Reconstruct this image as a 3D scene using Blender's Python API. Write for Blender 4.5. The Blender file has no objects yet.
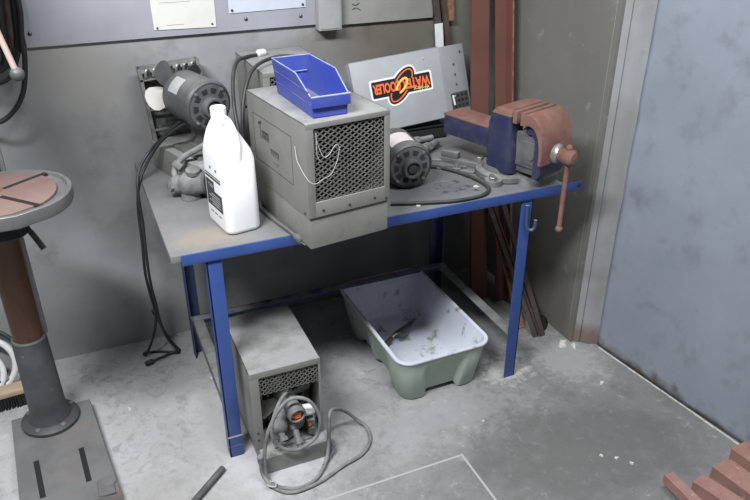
import bpy, bmesh, math, random
from mathutils import Vector, Matrix, Euler
random.seed(7)
S = bpy.context.scene
COL = S.collection
PI = math.pi
def R(d): return math.radians(d)

# ------------------------------------------------------------------ materials
def mat(name, col, rough=.6, metal=0., col2=None, scale=8., lo=.4, hi=.6, detail=6., col3=None, scale3=30., lo3=.55, hi3=.7,
        bump=0., bscale=60., dust=None, dust_amt=0., spec=.5, stretch=None):
    m = bpy.data.materials.new(name); m.use_nodes = True
    nt = m.node_tree; N = nt.nodes; L = nt.links
    b = N['Principled BSDF']
    b.inputs['Roughness'].default_value = rough; b.inputs['Metallic'].default_value = metal
    b.inputs['Specular IOR Level'].default_value = spec
    tc = N.new('ShaderNodeTexCoord'); co = tc.outputs['Object']
    if stretch:
        mp = N.new('ShaderNodeMapping'); mp.inputs['Scale'].default_value = stretch
        L.new(co, mp.inputs['Vector']); co = mp.outputs['Vector']
    def noise(sc, det=6.):
        n = N.new('ShaderNodeTexNoise'); n.inputs['Scale'].default_value = sc; n.inputs['Detail'].default_value = det
        n.inputs['Roughness'].default_value = .62
        L.new(co, n.inputs['Vector']); return n.outputs['Fac']
    def ramp(f, a, bb):
        r = N.new('ShaderNodeMapRange'); r.inputs['From Min'].default_value = a; r.inputs['From Max'].default_value = bb
        L.new(f, r.inputs['Value']); return r.outputs['Result']
    def mix(f, a, bb):
        x = N.new('ShaderNodeMix'); x.data_type = 'RGBA'
        L.new(f, x.inputs['Factor'])
        for s, v in (('A', a), ('B', bb)):
            sock = [i for i in x.inputs if i.name == s and i.type == 'RGBA'][0]
            if isinstance(v, tuple): sock.default_value = v + (1,)
            else: L.new(v, sock)
        return [o for o in x.outputs if o.type == 'RGBA'][0]
    out = None
    if col2: out = mix(ramp(noise(scale, detail), lo, hi), col, col2)
    if col3: out = mix(ramp(noise(scale3, detail), lo3, hi3), out if out else col, col3)
    if dust:
        g = N.new('ShaderNodeNewGeometry'); sx = N.new('ShaderNodeSeparateXYZ'); L.new(g.outputs['Normal'], sx.inputs[0])
        up = ramp(sx.outputs['Z'], .2, .9)
        mu = N.new('ShaderNodeMath'); mu.operation = 'MULTIPLY'; L.new(up, mu.inputs[0])
        L.new(ramp(noise(14.), .3, .55), mu.inputs[1])
        mu2 = N.new('ShaderNodeMath'); mu2.operation = 'MULTIPLY'; L.new(mu.outputs[0], mu2.inputs[0]); mu2.inputs[1].default_value = dust_amt
        out = mix(mu2.outputs[0], out if out else col, dust)
    if out: L.new(out, b.inputs['Base Color'])
    else: b.inputs['Base Color'].default_value = col + (1,)
    if bump:
        bp = N.new('ShaderNodeBump'); bp.inputs['Strength'].default_value = bump; bp.inputs['Distance'].default_value = .004
        L.new(noise(bscale), bp.inputs['Height']); L.new(bp.outputs['Normal'], b.inputs['Normal'])
    m['nodes'] = 1
    return m
DUST = (.27, .265, .26)
M = {}
M['floor'] = mat('floor_concrete', (.37, .37, .37), .6, col2=(.45, .45, .45), scale=2.2, lo=.35, hi=.66, col3=(.31, .305, .295), scale3=7., lo3=.56, hi3=.76, bump=.25, bscale=40)
M['slab'] = mat('slab_concrete', (.15, .155, .148), .5, col2=(.215, .22, .21), scale=2.5, col3=(.42, .42, .42), scale3=11., lo3=.6, hi3=.8, bump=.2, bscale=40)
M['wall'] = mat('wall_paint', (.25, .25, .255), .7, col2=(.33, .33, .335), scale=2.2, lo=.35, hi=.65, col3=(.17, .165, .155), scale3=5., lo3=.56, hi3=.8, bump=.15, bscale=25)
M['wallg'] = mat('greenish_panel', (.20, .195, .172), .7, col2=(.155, .152, .135), scale=2.5, lo=.3, hi=.7, col3=(.33, .33, .31), scale3=12., lo3=.62, hi3=.8, bump=.1, bscale=30)
M['post'] = mat('post_paint', (.30, .305, .31), .55, col2=(.25, .25, .25), scale=4, col3=(.2, .17, .14), scale3=10, lo3=.62, hi3=.8)
M['board'] = mat('board_paint', (.41, .415, .465), .5, col2=(.36, .365, .405), scale=3.)
M['board2'] = mat('grey_board', (.33, .33, .31), .6, col2=(.26, .255, .235), scale=5., lo=.35, hi=.7)
M['trunk'] = mat('trunking_paint', (.42, .42, .42), .5, col2=(.36, .36, .36), scale=6)
M['paper'] = mat('paper', (.68, .675, .62), .8, col2=(.64, .635, .58), scale=6)
M['paperb'] = mat('paper_blue', (.58, .62, .70), .6, col2=(.54, .58, .66), scale=6)
M['ink'] = mat('ink', (.05, .05, .055), .7)
M['inkg'] = mat('faint_ink', (.42, .42, .41), .8)
M['screw'] = mat('screw_metal', (.12, .12, .12), .4, .8)
M['blue'] = mat('blue_bench_paint', (.030, .072, .25), .42, col2=(.04, .082, .275), scale=9, col3=(.10, .13, .25), scale3=22, lo3=.64, hi3=.76)
M['navy'] = mat('dirty_blue_steel', (.026, .045, .15), .5, col2=(.05, .065, .12), scale=12, dust=(.3, .3, .3), dust_amt=.8)
M['rail'] = mat('dusty_rail', (.10, .10, .11), .6, col2=(.16, .16, .16), scale=9, dust=(.3, .3, .3), dust_amt=.6)
M['top'] = mat('bench_top', (.17, .168, .168), .6, col2=(.225, .222, .222), scale=5, lo=.35, hi=.65, bump=.08)
M['topstain'] = mat('tan_stain', (.42, .35, .28), .6, col2=(.33, .30, .265), scale=9)
M['grey'] = mat('cooler_paint', (.185, .182, .168), .5, col2=(.235, .23, .215), scale=5, lo=.35, hi=.65, col3=(.15, .145, .13), scale3=16, lo3=.62, hi3=.75, dust=(.33, .328, .325), dust_amt=.9)
M['greyd'] = mat('grille_paint', (.17, .165, .155), .5, col2=(.12, .118, .11), scale=20)
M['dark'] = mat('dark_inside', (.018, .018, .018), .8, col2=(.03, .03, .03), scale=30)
M['fins'] = mat('coil_fins', (.05, .05, .05), .7, col2=(.14, .14, .135), scale=60, dust=DUST, dust_amt=.8)
M['coil'] = mat('coil_metal', (.36, .35, .33), .45, .5, col2=(.2, .2, .19), scale=25)
M['black'] = mat('black_rubber', (.02, .02, .021), .55, dust=(.2, .2, .2), dust_amt=.25)
M['cordg'] = mat('dusty_grey_cord', (.12, .12, .12), .7, col2=(.19, .19, .185), scale=30, dust=(.36, .36, .35), dust_amt=.4)
M['binblue'] = mat('blue_plastic', (.04, .068, .38), .45, col2=(.065, .088, .33), scale=14, dust=(.25, .26, .33), dust_amt=.9)
M['binedge'] = mat('dusty_blue_edge', (.34, .36, .50), .6, col2=(.22, .25, .48), scale=25)
M['jug'] = mat('white_plastic', (.9, .9, .91), .35, col2=(.87, .88, .89), scale=5)
M['rust'] = mat('rust', (.17, .075, .055), .8, col2=(.23, .13, .105), scale=14, lo=.35, hi=.65, col3=(.17, .06, .04), scale3=26, lo3=.6, hi3=.75, bump=.3, bscale=90)
M['rustd'] = mat('dark_rust', (.12, .058, .042), .8, col2=(.18, .085, .06), scale=14, col3=(.08, .045, .035), scale3=30, bump=.2)
M['rustr'] = mat('red_oxide', (.16, .065, .048), .65, col2=(.125, .054, .042), scale=5, lo=.3, hi=.7)
M['rusto'] = mat('orange_rust_edge', (.30, .15, .09), .8, col2=(.18, .07, .05), scale=40, bump=.3)
M['brown'] = mat('brown_bar', (.055, .04, .033), .7, col2=(.08, .06, .05), scale=12, col3=(.12, .09, .075), scale3=30)
M['vise'] = mat('vise_blue', (.024, .028, .08), .5, col2=(.045, .048, .085), scale=12, dust=(.26, .25, .26), dust_amt=.75, col3=(.15, .15, .19), scale3=22, lo3=.62, hi3=.75)
M['iron'] = mat('dusty_iron', (.10, .10, .105), .6, .1, col2=(.15, .15, .15), scale=14, dust=(.29, .285, .28), dust_amt=.75)
M['steel'] = mat('worn_steel', (.42, .42, .41), .38, .7, col2=(.3, .3, .3), scale=20)
M['motor'] = mat('motor_grey', (.06, .061, .064), .5, col2=(.09, .09, .09), scale=10, dust=DUST, dust_amt=.4)
M['motord'] = mat('motor_dark', (.045, .046, .05), .5, col2=(.07, .07, .07), scale=16, dust=DUST, dust_amt=.4)
M['motorf'] = mat('motor_endbell', (.12, .125, .13), .5, col2=(.09, .09, .095), scale=16)
M['pink'] = mat('pinkish_label', (.72, .66, .66), .6, col2=(.66, .58, .58), scale=20)
M['cream'] = mat('cream_blade', (.70, .68, .62), .5, col2=(.6, .58, .53), scale=10)
M['cover'] = mat('light_grey_cover', (.375, .395, .41), .5, col2=(.325, .34, .355), scale=6, lo=.35, hi=.65, col3=(.28, .28, .28), scale3=18, lo3=.65, hi3=.8)
M['stblack'] = mat('sticker_black', (.012, .012, .012), .4)
M['stwhite'] = mat('sticker_white', (.8, .8, .8), .5)
M['orange'] = mat('sticker_orange', (.85, .15, .05), .5)
M['yellow'] = mat('sticker_yellow', (.85, .55, .12), .5)
M['green'] = mat('green_tub', (.36, .435, .365), .45, col2=(.43, .49, .425), scale=7, col3=(.6, .63, .6), scale3=16, lo3=.6, hi3=.75, stretch=(1, 1, .45))
M['lining'] = mat('white_dusty_lining', (.60, .63, .71), .6, col2=(.68, .71, .78), scale=5, lo=.35, hi=.65, col3=(.30, .35, .29), scale3=17, lo3=.57, hi3=.66)
M['white'] = mat('white_paint', (.75, .75, .75), .5, col2=(.68, .68, .68), scale=20)
M['drill'] = mat('drill_cast', (.15, .15, .15), .45, .15, col2=(.19, .188, .185), scale=8, col3=(.24, .19, .165), scale3=6, lo3=.55, hi3=.8)
M['sleeve'] = mat('sleeve_cast', (.045, .047, .05), .55, col2=(.065, .067, .07), scale=10, col3=(.2, .2, .2), scale3=26, lo3=.66, hi3=.8)
M['drillrim'] = mat('table_rim', (.15, .147, .147), .4, .2, col2=(.19, .187, .187), scale=10)
M['drilltop'] = mat('rusty_table', (.215, .145, .122), .6, col2=(.18, .118, .098), scale=8, lo=.35, hi=.65)
M['column'] = mat('rusty_column', (.10, .05, .03), .45, .3, col2=(.15, .075, .045), scale=12, stretch=(1, 1, .3))
M['brick'] = mat('red_brick', (.27, .135, .11), .85, col2=(.34, .20, .17), scale=11, lo=.35, hi=.65, col3=(.5, .36, .33), scale3=28, lo3=.6, hi3=.75, bump=.4, bscale=80)
M['wood'] = mat('pale_wood', (.48, .36, .26), .7, col2=(.38, .28, .2), scale=20, stretch=(.2, 1, 1))
M['bristle'] = mat('bristle', (.012, .012, .013), .8)
M['chip'] = mat('plaster', (.68, .66, .60), .9, col2=(.6, .58, .52), scale=60)
M['peach'] = mat('pink_rod', (.50, .38, .35), .5)

# right-hand sheet door: bluish grey, worn dark patches, dirty foot
def sheet_mat():
    m = mat('sheet_steel', (.235, .262, .312), .36, .0, col2=(.305, .332, .385), scale=2.6, lo=.3, hi=.7, col3=(.185, .195, .215), scale3=9., lo3=.54, hi3=.80, bump=.10, bscale=7, detail=10.)
    nt = m.node_tree; N = nt.nodes; L = nt.links; b = N['Principled BSDF']
    src = b.inputs['Base Color'].links[0].from_socket
    tc = N.new('ShaderNodeTexCoord'); sp = N.new('ShaderNodeSeparateXYZ'); L.new(tc.outputs['Object'], sp.inputs[0])
    n = N.new('ShaderNodeTexNoise'); n.inputs['Scale'].default_value = 14; n.inputs['Detail'].default_value = 8
    L.new(tc.outputs['Object'], n.inputs['Vector'])
    a = N.new('ShaderNodeMath'); a.operation = 'MULTIPLY_ADD'; L.new(n.outputs['Fac'], a.inputs[0]); a.inputs[1].default_value = -.24; L.new(sp.outputs['Z'], a.inputs[2])
    r = N.new('ShaderNodeMapRange'); L.new(a.outputs[0], r.inputs['Value'])
    r.inputs['From Min'].default_value = -.07; r.inputs['From Max'].default_value = -.13; r.inputs['To Max'].default_value = .85
    x = N.new('ShaderNodeMix'); x.data_type = 'RGBA'; L.new(r.outputs[0], x.inputs['Factor'])
    L.new(src, x.inputs[6]); x.inputs[7].default_value = (.10, .075, .055, 1)
    L.new(x.outputs[2], b.inputs['Base Color'])
    return m
M['sheet'] = sheet_mat()
def floor_wear():
    # trodden, dirtier concrete towards the corner by the sheet door, with scuffs of pale dust
    nt = M['floor'].node_tree; N = nt.nodes; L = nt.links; b = N['Principled BSDF']
    src = b.inputs['Base Color'].links[0].from_socket
    tc = N.new('ShaderNodeTexCoord'); sp = N.new('ShaderNodeSeparateXYZ'); L.new(tc.outputs['Object'], sp.inputs[0])
    n = N.new('ShaderNodeTexNoise'); n.inputs['Scale'].default_value = 2.6; n.inputs['Detail'].default_value = 9; L.new(tc.outputs['Object'], n.inputs['Vector'])
    a = N.new('ShaderNodeMath'); a.operation = 'MULTIPLY_ADD'; L.new(n.outputs['Fac'], a.inputs[0]); a.inputs[1].default_value = 1.3; L.new(sp.outputs['X'], a.inputs[2])
    a2 = N.new('ShaderNodeMath'); a2.operation = 'MULTIPLY_ADD'; L.new(sp.outputs['Y'], a2.inputs[0]); a2.inputs[1].default_value = -.7; L.new(a.outputs[0], a2.inputs[2])
    r = N.new('ShaderNodeMapRange'); L.new(a2.outputs[0], r.inputs['Value']); r.inputs['From Min'].default_value = .85; r.inputs['From Max'].default_value = 1.75; r.inputs['To Max'].default_value = .75
    x = N.new('ShaderNodeMix'); x.data_type = 'RGBA'; L.new(r.outputs[0], x.inputs['Factor']); L.new(src, x.inputs[6]); x.inputs[7].default_value = (.15, .149, .140, 1)
    n2 = N.new('ShaderNodeTexNoise'); n2.inputs['Scale'].default_value = 24; n2.inputs['Detail'].default_value = 10; n2.inputs['Roughness'].default_value = .75; L.new(tc.outputs['Object'], n2.inputs['Vector'])
    r2 = N.new('ShaderNodeMapRange'); L.new(n2.outputs['Fac'], r2.inputs['Value']); r2.inputs['From Min'].default_value = .56; r2.inputs['From Max'].default_value = .78; r2.inputs['To Max'].default_value = .7
    y = N.new('ShaderNodeMix'); y.data_type = 'RGBA'; L.new(r2.outputs[0], y.inputs['Factor']); L.new(x.outputs[2], y.inputs[6]); y.inputs[7].default_value = (.60, .60, .61, 1)
    n3 = N.new('ShaderNodeTexNoise'); n3.inputs['Scale'].default_value = 15; n3.inputs['Detail'].default_value = 12; n3.inputs['Roughness'].default_value = .8; n3.inputs['Distortion'].default_value = 1.2; L.new(tc.outputs['Object'], n3.inputs['Vector'])
    r3 = N.new('ShaderNodeMapRange'); L.new(n3.outputs['Fac'], r3.inputs['Value']); r3.inputs['From Min'].default_value = .5; r3.inputs['From Max'].default_value = .36; r3.inputs['To Max'].default_value = .6
    v = N.new('ShaderNodeMix'); v.data_type = 'RGBA'; L.new(r3.outputs[0], v.inputs['Factor']); L.new(y.outputs[2], v.inputs[6]); v.inputs[7].default_value = (.16, .16, .157, 1)
    L.new(v.outputs[2], b.inputs['Base Color'])
floor_wear()

def patch(mname, cx, cy, rx, ry, col, strength=.8, nscale=9., namp=.9, dz=0):
    # a stain of its own shape on a surface: noisy ellipse in object coordinates
    nt = M[mname].node_tree; N = nt.nodes; L = nt.links; b = N['Principled BSDF']
    src = b.inputs['Base Color'].links[0].from_socket
    tc = N.new('ShaderNodeTexCoord'); mp = N.new('ShaderNodeMapping')
    mp.inputs['Location'].default_value = (-cx / rx, -cy / ry, 0); mp.inputs['Scale'].default_value = (1 / rx, 1 / ry, 0)
    if dz: mp.inputs['Rotation'].default_value = (R(-90), 0, 0); mp.inputs['Scale'].default_value = (1 / rx, 0, 1 / ry); mp.inputs['Location'].default_value = (-cx / rx, -cy / ry, 0)
    L.new(tc.outputs['Object'], mp.inputs['Vector'])
    ln = N.new('ShaderNodeVectorMath'); ln.operation = 'LENGTH'; L.new(mp.outputs['Vector'], ln.inputs[0])
    n = N.new('ShaderNodeTexNoise'); n.inputs['Scale'].default_value = nscale; n.inputs['Detail'].default_value = 9; n.inputs['Roughness'].default_value = .7; L.new(tc.outputs['Object'], n.inputs['Vector'])
    a = N.new('ShaderNodeMath'); a.operation = 'MULTIPLY_ADD'; L.new(n.outputs['Fac'], a.inputs[0]); a.inputs[1].default_value = namp * 2; L.new(ln.outputs['Value'], a.inputs[2])
    r = N.new('ShaderNodeMapRange'); L.new(a.outputs[0], r.inputs['Value']); r.inputs['From Min'].default_value = 1.1 + namp; r.inputs['From Max'].default_value = .5 + namp; r.inputs['To Max'].default_value = strength
    x = N.new('ShaderNodeMix'); x.data_type = 'RGBA'; L.new(r.outputs[0], x.inputs['Factor']); L.new(src, x.inputs[6]); x.inputs[7].default_value = col + (1,)
    L.new(x.outputs[2], b.inputs['Base Color'])
patch('top', .12, .085, .13, .08, (.27, .235, .195), .95, 14, .9)
patch('top', .95, .25, .42, .28, (.15, .152, .156), .75, 16, 1.1)
patch('top', .20, .55, .30, .25, (.17, .168, .166), .6, 12)
patch('floor', .20, -.10, .24, .15, (.54, .54, .56), .6, 22, 1.3)
patch('floor', .10, .15, .11, .40, (.50, .50, .50), .55, 20, 1.3)
patch('floor', .86, -.10, .42, .16, (.46, .46, .47), .3, 26, 1.5)
patch('floor', 1.22, .05, .11, .09, (.55, .54, .5), .7, 34, 1.5)
patch('floor', 1.50, .02, .16, .20, (.42, .42, .42), .6, 24, 1.4)
patch('floor', -.1, -.2, .25, .35, (.33, .315, .29), .5, 9, 1.2)
patch('floor', 1.25, -.45, .5, .3, (.10, .102, .095), .55, 7, 1.2)
patch('wall', .955, 1.20, .02, .09, (.10, .085, .07), .7, 20, .5, dz=1)
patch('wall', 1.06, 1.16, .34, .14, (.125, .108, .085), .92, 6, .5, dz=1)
patch('wall', .75, 1.12, .25, .12, (.2, .19, .17), .6, 6, .8, dz=1)
patch('wall', 1.42, 1.2, .22, .6, (.15, .148, .122), .9, 4, .5, dz=1)
patch('wall', -.12, 1.15, .22, .2, (.34, .33, .30), .6, 7, .8, dz=1)
patch('wallg', 0, 0, 9, .25, (.16, .14, .12), .6, 9, .6, dz=1)
patch('post', 0, 0, 9, .10, (.16, .10, .07), .8, 16, .6, dz=1)
# ------------------------------------------------------------------ mesh builder
class MB:
    def __init__(s): s.v = []; s.f = []; s.sm = []
    def add(s, verts, faces, mtx=None, smooth=True):
        o = len(s.v)
        for v in verts:
            v = Vector(v)
            s.v.append(mtx @ v if mtx else v)
        s.f += [[i + o for i in f] for f in faces]
        return s
    def box(s, lo, hi, bevel=0., mtx=None, seg=2):
        lo, hi = Vector(lo), Vector(hi)
        bm = bmesh.new(); bmesh.ops.create_cube(bm, size=1)
        for v in bm.verts: v.co = Vector([(lo[i] + hi[i]) / 2 + v.co[i] * (hi[i] - lo[i]) for i in range(3)])
        if bevel: bmesh.ops.bevel(bm, geom=list(bm.edges), offset=bevel, segments=seg, profile=.6, affect='EDGES')
        bm.verts.index_update()
        s.add([v.co for v in bm.verts], [[v.index for v in f.verts] for f in bm.faces], mtx); bm.free(); return s
    def cbox(s, c, size, rot=(0, 0, 0), bevel=0.):
        h = Vector(size) / 2
        return s.box(-h, h, bevel, Matrix.Translation(c) @ Euler(rot).to_matrix().to_4x4())
    def cyl(s, a, b, r0, r1=None, n=24, cap=True):
        return s.lathe([(r0, 0), (r0 if r1 is None else r1, 1)], a, b, n, cap)
    def lathe(s, prof, a, b, n=24, cap=True, scale_t=True):
        a, b = Vector(a), Vector(b); ax = b - a; ln = ax.length; ax.normalize()
        q = ax.to_track_quat('Z', 'Y').to_matrix()
        vs = []
        for r, t in prof:
            t = t * ln if scale_t else t
            for k in range(n):
                an = 2 * PI * k / n
                vs.append(a + q @ Vector((r * math.cos(an), r * math.sin(an), t)))
        fs = []
        for j in range(len(prof) - 1):
            for k in range(n):
                k2 = (k + 1) % n
                fs.append([j * n + k, j * n + k2, (j + 1) * n + k2, (j + 1) * n + k])
        if cap:
            fs.append(list(range(n))[::-1]); fs.append([(len(prof) - 1) * n + k for k in range(n)])
        return s.add(vs, fs)
    def tube(s, pts, r, n=8, smooth=True, closed=False, sub=6):
        P = [Vector(p) for p in pts]
        if smooth and len(P) > 2:
            Q = []; m = len(P)
            for i in range(m if closed else m - 1):
                g = (lambda k: P[k % m]) if closed else (lambda k: P[min(max(k, 0), m - 1)])
                p0, p1, p2, p3 = g(i - 1), g(i), g(i + 1), g(i + 2)
                for t in range(sub):
                    t /= sub
                    Q.append(.5 * ((2 * p1) + (p2 - p0) * t + (2 * p0 - 5 * p1 + 4 * p2 - p3) * t * t + (3 * p1 - p0 - 3 * p2 + p3) * t ** 3))
            if not closed: Q.append(P[-1])
            P = Q
        m = len(P); vs = []; fs = []; nrm = None
        for i in range(m):
            if closed: t = P[(i + 1) % m] - P[i - 1]
            else: t = P[min(i + 1, m - 1)] - P[max(i - 1, 0)]
            if t.length < 1e-9: t = Vector((0, 0, 1))
            t.normalize()
            if nrm is None:
                nrm = t.orthogonal().normalized()
            nrm = (nrm - t * nrm.dot(t))
            if nrm.length < 1e-6: nrm = t.orthogonal()
            nrm.normalize(); bn = t.cross(nrm)
            for k in range(n):
                an = 2 * PI * k / n
                vs.append(P[i] + (nrm * math.cos(an) + bn * math.sin(an)) * r)
        for i in range(m if closed else m - 1):
            j = (i + 1) % m
            for k in range(n):
                k2 = (k + 1) % n
                fs.append([i * n + k, i * n + k2, j * n + k2, j * n + k])
        if not closed:
            fs.append(list(range(n))[::-1]); fs.append([(m - 1) * n + k for k in range(n)])
        return s.add(vs, fs)
    def prism(s, poly, z0, z1, mtx=None):
        n = len(poly)
        vs = [(x, y, z0) for x, y in poly] + [(x, y, z1) for x, y in poly]
        fs = [list(range(n))[::-1], list(range(n, 2 * n))] + [[i, (i + 1) % n, n + (i + 1) % n, n + i] for i in range(n)]
        return s.add(vs, fs, mtx)
    def loft(s, rings, cap0=True, cap1=True):
        n = len(rings[0]); vs = [p for r in rings for p in r]; fs = []
        for j in range(len(rings) - 1):
            for k in range(n):
                k2 = (k + 1) % n
                fs.append([j * n + k, j * n + k2, (j + 1) * n + k2, (j + 1) * n + k])
        if cap0: fs.append(list(range(n))[::-1])
        if cap1: fs.append([(len(rings) - 1) * n + k for k in range(n)])
        return s.add(vs, fs)
    def ball(s, c, r, sc=(1, 1, 1), n=16):
        bm = bmesh.new(); bmesh.ops.create_uvsphere(bm, u_segments=n, v_segments=n // 2, radius=r)
        bm.verts.index_update()
        s.add([Vector((v.co.x * sc[0], v.co.y * sc[1], v.co.z * sc[2])) + Vector(c) for v in bm.verts], [[v.index for v in f.verts] for f in bm.faces]); bm.free(); return s
    def hexnut(s, c, r, h, ax=(0, 0, 1)):
        c = Vector(c); return s.lathe([(r * .92, 0), (r, .1), (r, .9), (r * .92, 1)], c, c + Vector(ax).normalized() * h, 6)
    def build(s, name, m, parent=None, angle=35, recalc=True):
        me = bpy.data.meshes.new(name)
        me.from_pydata([tuple(v) for v in s.v], [], s.f)
        if recalc:
            bm = bmesh.new(); bm.from_mesh(me); bmesh.ops.recalc_face_normals(bm, faces=bm.faces); bm.to_mesh(me); bm.free()
        me.polygons.foreach_set('use_smooth', [True] * len(me.polygons))
        me.set_sharp_from_angle(angle=R(angle))
        me.materials.append(M[m] if isinstance(m, str) else m)
        o = bpy.data.objects.new(name, me); COL.objects.link(o)
        if parent: o.parent = parent
        return o
def rrect(w, d, r, z, cx=0, cy=0, n=5):
    out = []
    for (sx, sy, a0) in ((1, 1, 0), (-1, 1, 90), (-1, -1, 180), (1, -1, 270)):
        for k in range(n + 1):
            a = R(a0 + 90 * k / n)
            out.append((cx + sx * (w / 2 - r) + r * math.cos(a), cy + sy * (d / 2 - r) + r * math.sin(a), z))
    return out
def tag(o, label, cat, group=None, kind=None):
    o['label'] = label; o['category'] = cat
    if group: o['group'] = group
    if kind: o['kind'] = kind
    return o
def thing(name, label, cat, loc=(0, 0, 0), rz=0, group=None):
    o = bpy.data.objects.new(name, None); COL.objects.link(o); o.empty_display_size = .05
    o.location = loc; o.rotation_euler = (0, 0, rz); return tag(o, label, cat, group)
def struct(o): o['kind'] = 'structure'; return o
def plabel(o, t): o['label'] = t; return o

# ------------------------------------------------------------------ setting
WY = .831
b = MB().box((-2.6, -3.4, -.05), (2.6, 1.0, 0)); struct(b.build('floor', 'floor'))
b = MB().box((-2.6, WY, -.05), (1.7, WY + .12, 2.9)); struct(b.build('wall_back', 'wall'))
b = MB().box((1.575, .10, -.05), (1.70, WY, 2.9)); struct(b.build('wall_right', 'wallg'))
b = MB().box((1.5742, .122, 0.0), (1.5752, .124, 2.9)); struct(b.build('trim_2', 'post'))
# folded door post
b = MB().prism([(1.583, .107), (1.606, .083), (1.612, .089), (1.618, .076), (1.630, .060), (1.652, .052), (1.668, .039), (1.75, .06), (1.75, .16), (1.62, .16)], -.02, 2.9)
struct(b.build('trim_3', 'post'))
# sheet door, slightly turned, with dents
d0 = Vector((1.667, .040, 0)); d1 = Vector((1.741, -.615, 0)); dv = (d1 - d0).normalized(); nv = Vector((dv.y, -dv.x, 0))
if nv.x > 0: nv = -nv
NX, NZ, LN, HT = 120, 110, 1.9, 2.6
vs = []; fs = []
dents = [(.03, .97, .05, .006), (.04, .67, .05, .007), (.05, 1.25, .06, .005), (.5, .8, .3, -.006), (.25, 1.5, .25, .006), (.55, .35, .2, .004)]
for i in range(NX + 1):
    for j in range(NZ + 1):
        s_, z = LN * i / NX, HT * j / NZ
        off = .003 * math.sin(s_ * 5 + z * 2) + .002 * math.sin(z * 4.3 - s_ * 2.1)
        for (a, c, r, k) in dents: off -= k * math.exp(-((s_ - a) ** 2 + (z - c) ** 2) / (r * r))
        vs.append(d0 + dv * s_ + nv * off + Vector((0, 0, z)))
for i in range(NX):
    for j in range(NZ):
        a = i * (NZ + 1) + j; fs.append([a, a + NZ + 1, a + NZ + 2, a + 1])
sh = MB(); sh.add(vs, fs)
o = sh.build('door_1', 'sheet', angle=60)
so = o.modifiers.new('s', 'SOLIDIFY'); so.thickness = .03; so.offset = -1 if False else 1
struct(o)
# pale dust line along the foot of the door
b = MB()
for i in range(26):
    t0 = .02 + i * .04; ww = .003 + .004 * random.random()
    p = d0 + dv * t0 + nv * .008; q = d0 + dv * (t0 + .042) + nv * .008
    b.add([p, q, q + nv * ww, p + nv * ww, p + Vector((0, 0, .003)), q + Vector((0, 0, .003)), q + nv * ww + Vector((0, 0, .003)), p + nv * ww + Vector((0, 0, .003))],
          [[0, 1, 2, 3], [4, 5, 6, 7], [0, 1, 5, 4], [1, 2, 6, 5], [2, 3, 7, 6], [3, 0, 4, 7]])
struct(b.build('trim_4', 'chip'))
# filled joints in the floor
b = MB().box((.20, -.302, -.01), (.828, -.294, .0016)); b.box((.821, -2.5, -.01), (.829, -.294, .0018))
struct(b.build('trim_5', 'inkg'))

# ------------------------------------------------------------------ wall boards
t = thing('wall_board', 'pale lavender painted board screwed to the wall above the bench', 'board', (-.276, WY - .016, 1.246))
b = MB().box((0, 0, 0), (1.017, .0155, .9), .002); b.build('panel', 'board', t)
b = MB().box((.236, -.0008, 0), (.238, .003, .9)); b.build('seam', 'inkg', t)
for x, z in ((.018, .045), (.745, .04), (.955, .036)):
    MB().lathe([(.007, 0), (.0065, .003), (.002, .006)], (x, 0, z), (x, -1, z), 12, True, False).build('screw', 'screw', t)
t = thing('paper_notice', 'cream paper notice pinned to the lavender wall board', 'notice', (.139, WY - .0185, 1.273))
b = MB().prism([(0, -.001), (.219, -.006), (.222, .3), (-.002, .3)], 0, .001, Matrix.Rotation(R(90), 4, 'X')); b.build('sheet', 'paper', t)
for x0, x1, z in ((.03, .135, .088), (.03, .12, .104), (.03, .15, .118), (.045, .105, .012)):
    MB().box((x0, -.0022, z), (x1, -.0005, z + .0018)).build('printed_line', 'inkg', t)
for x, z in ((.012, .005), (.205, .006)): MB().lathe([(.004, 0), (.003, .003)], (x, -.001, z), (x, -2, z), 8, True, False).build('pin', 'screw', t)
t = thing('paper_sheet', 'bluish white paper sheet on the wall board beside the trunking', 'notice', (.408, WY - .0185, 1.310))
b = MB().prism([(0, 0), (.292, .004), (.292, .3), (0, .3)], 0, .001, Matrix.Rotation(R(90), 4, 'X')); b.build('sheet', 'paperb', t)
for x, z in ((.012, .01), (.28, .014)): MB().lathe([(.005, 0), (.004, .004)], (x, -.001, z), (x, -2, z), 8, True, False).build('pin', 'screw', t)
t = thing('cable_trunking', 'grey metal cable trunking box dropping down the wall between boards', 'trunking', (.738, WY - .055, 1.228))
MB().box((0, 0, 0), (.092, .0545, .9), .003).build('body', 'trunk', t)
MB().box((.006, -.003, .006), (.086, .003, .9), .001).build('lid', 'trunk', t)
t = thing('backing_panel', 'bare grey panel with brown drip stains right of the trunking', 'board', (.842, WY - .018, 1.237))
MB().box((0, 0, 0), (.398, .0175, .9), .002).build('panel', 'board2', t)
b = MB()
for p in ([(.045, .075), (.06, .07), (.075, .078)], [(.045, .055), (.062, .06), (.08, .05)], [(.05, .095), (.07, .09)]):
    b.tube([(x, -.001, z) for x, z in p], .0016, 6)
b.build('scribble', 'ink', t)

# ------------------------------------------------------------------ workbench
H = .80; BW = 1.351; BD = .815
t = thing('workbench', 'blue steel angle iron workbench with a dusty grey top', 'workbench', (0, 0, 0))
MB().box((0, .002, H - .022), (BW, BD, H), .002).build('worktop', 'top', t)
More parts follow.
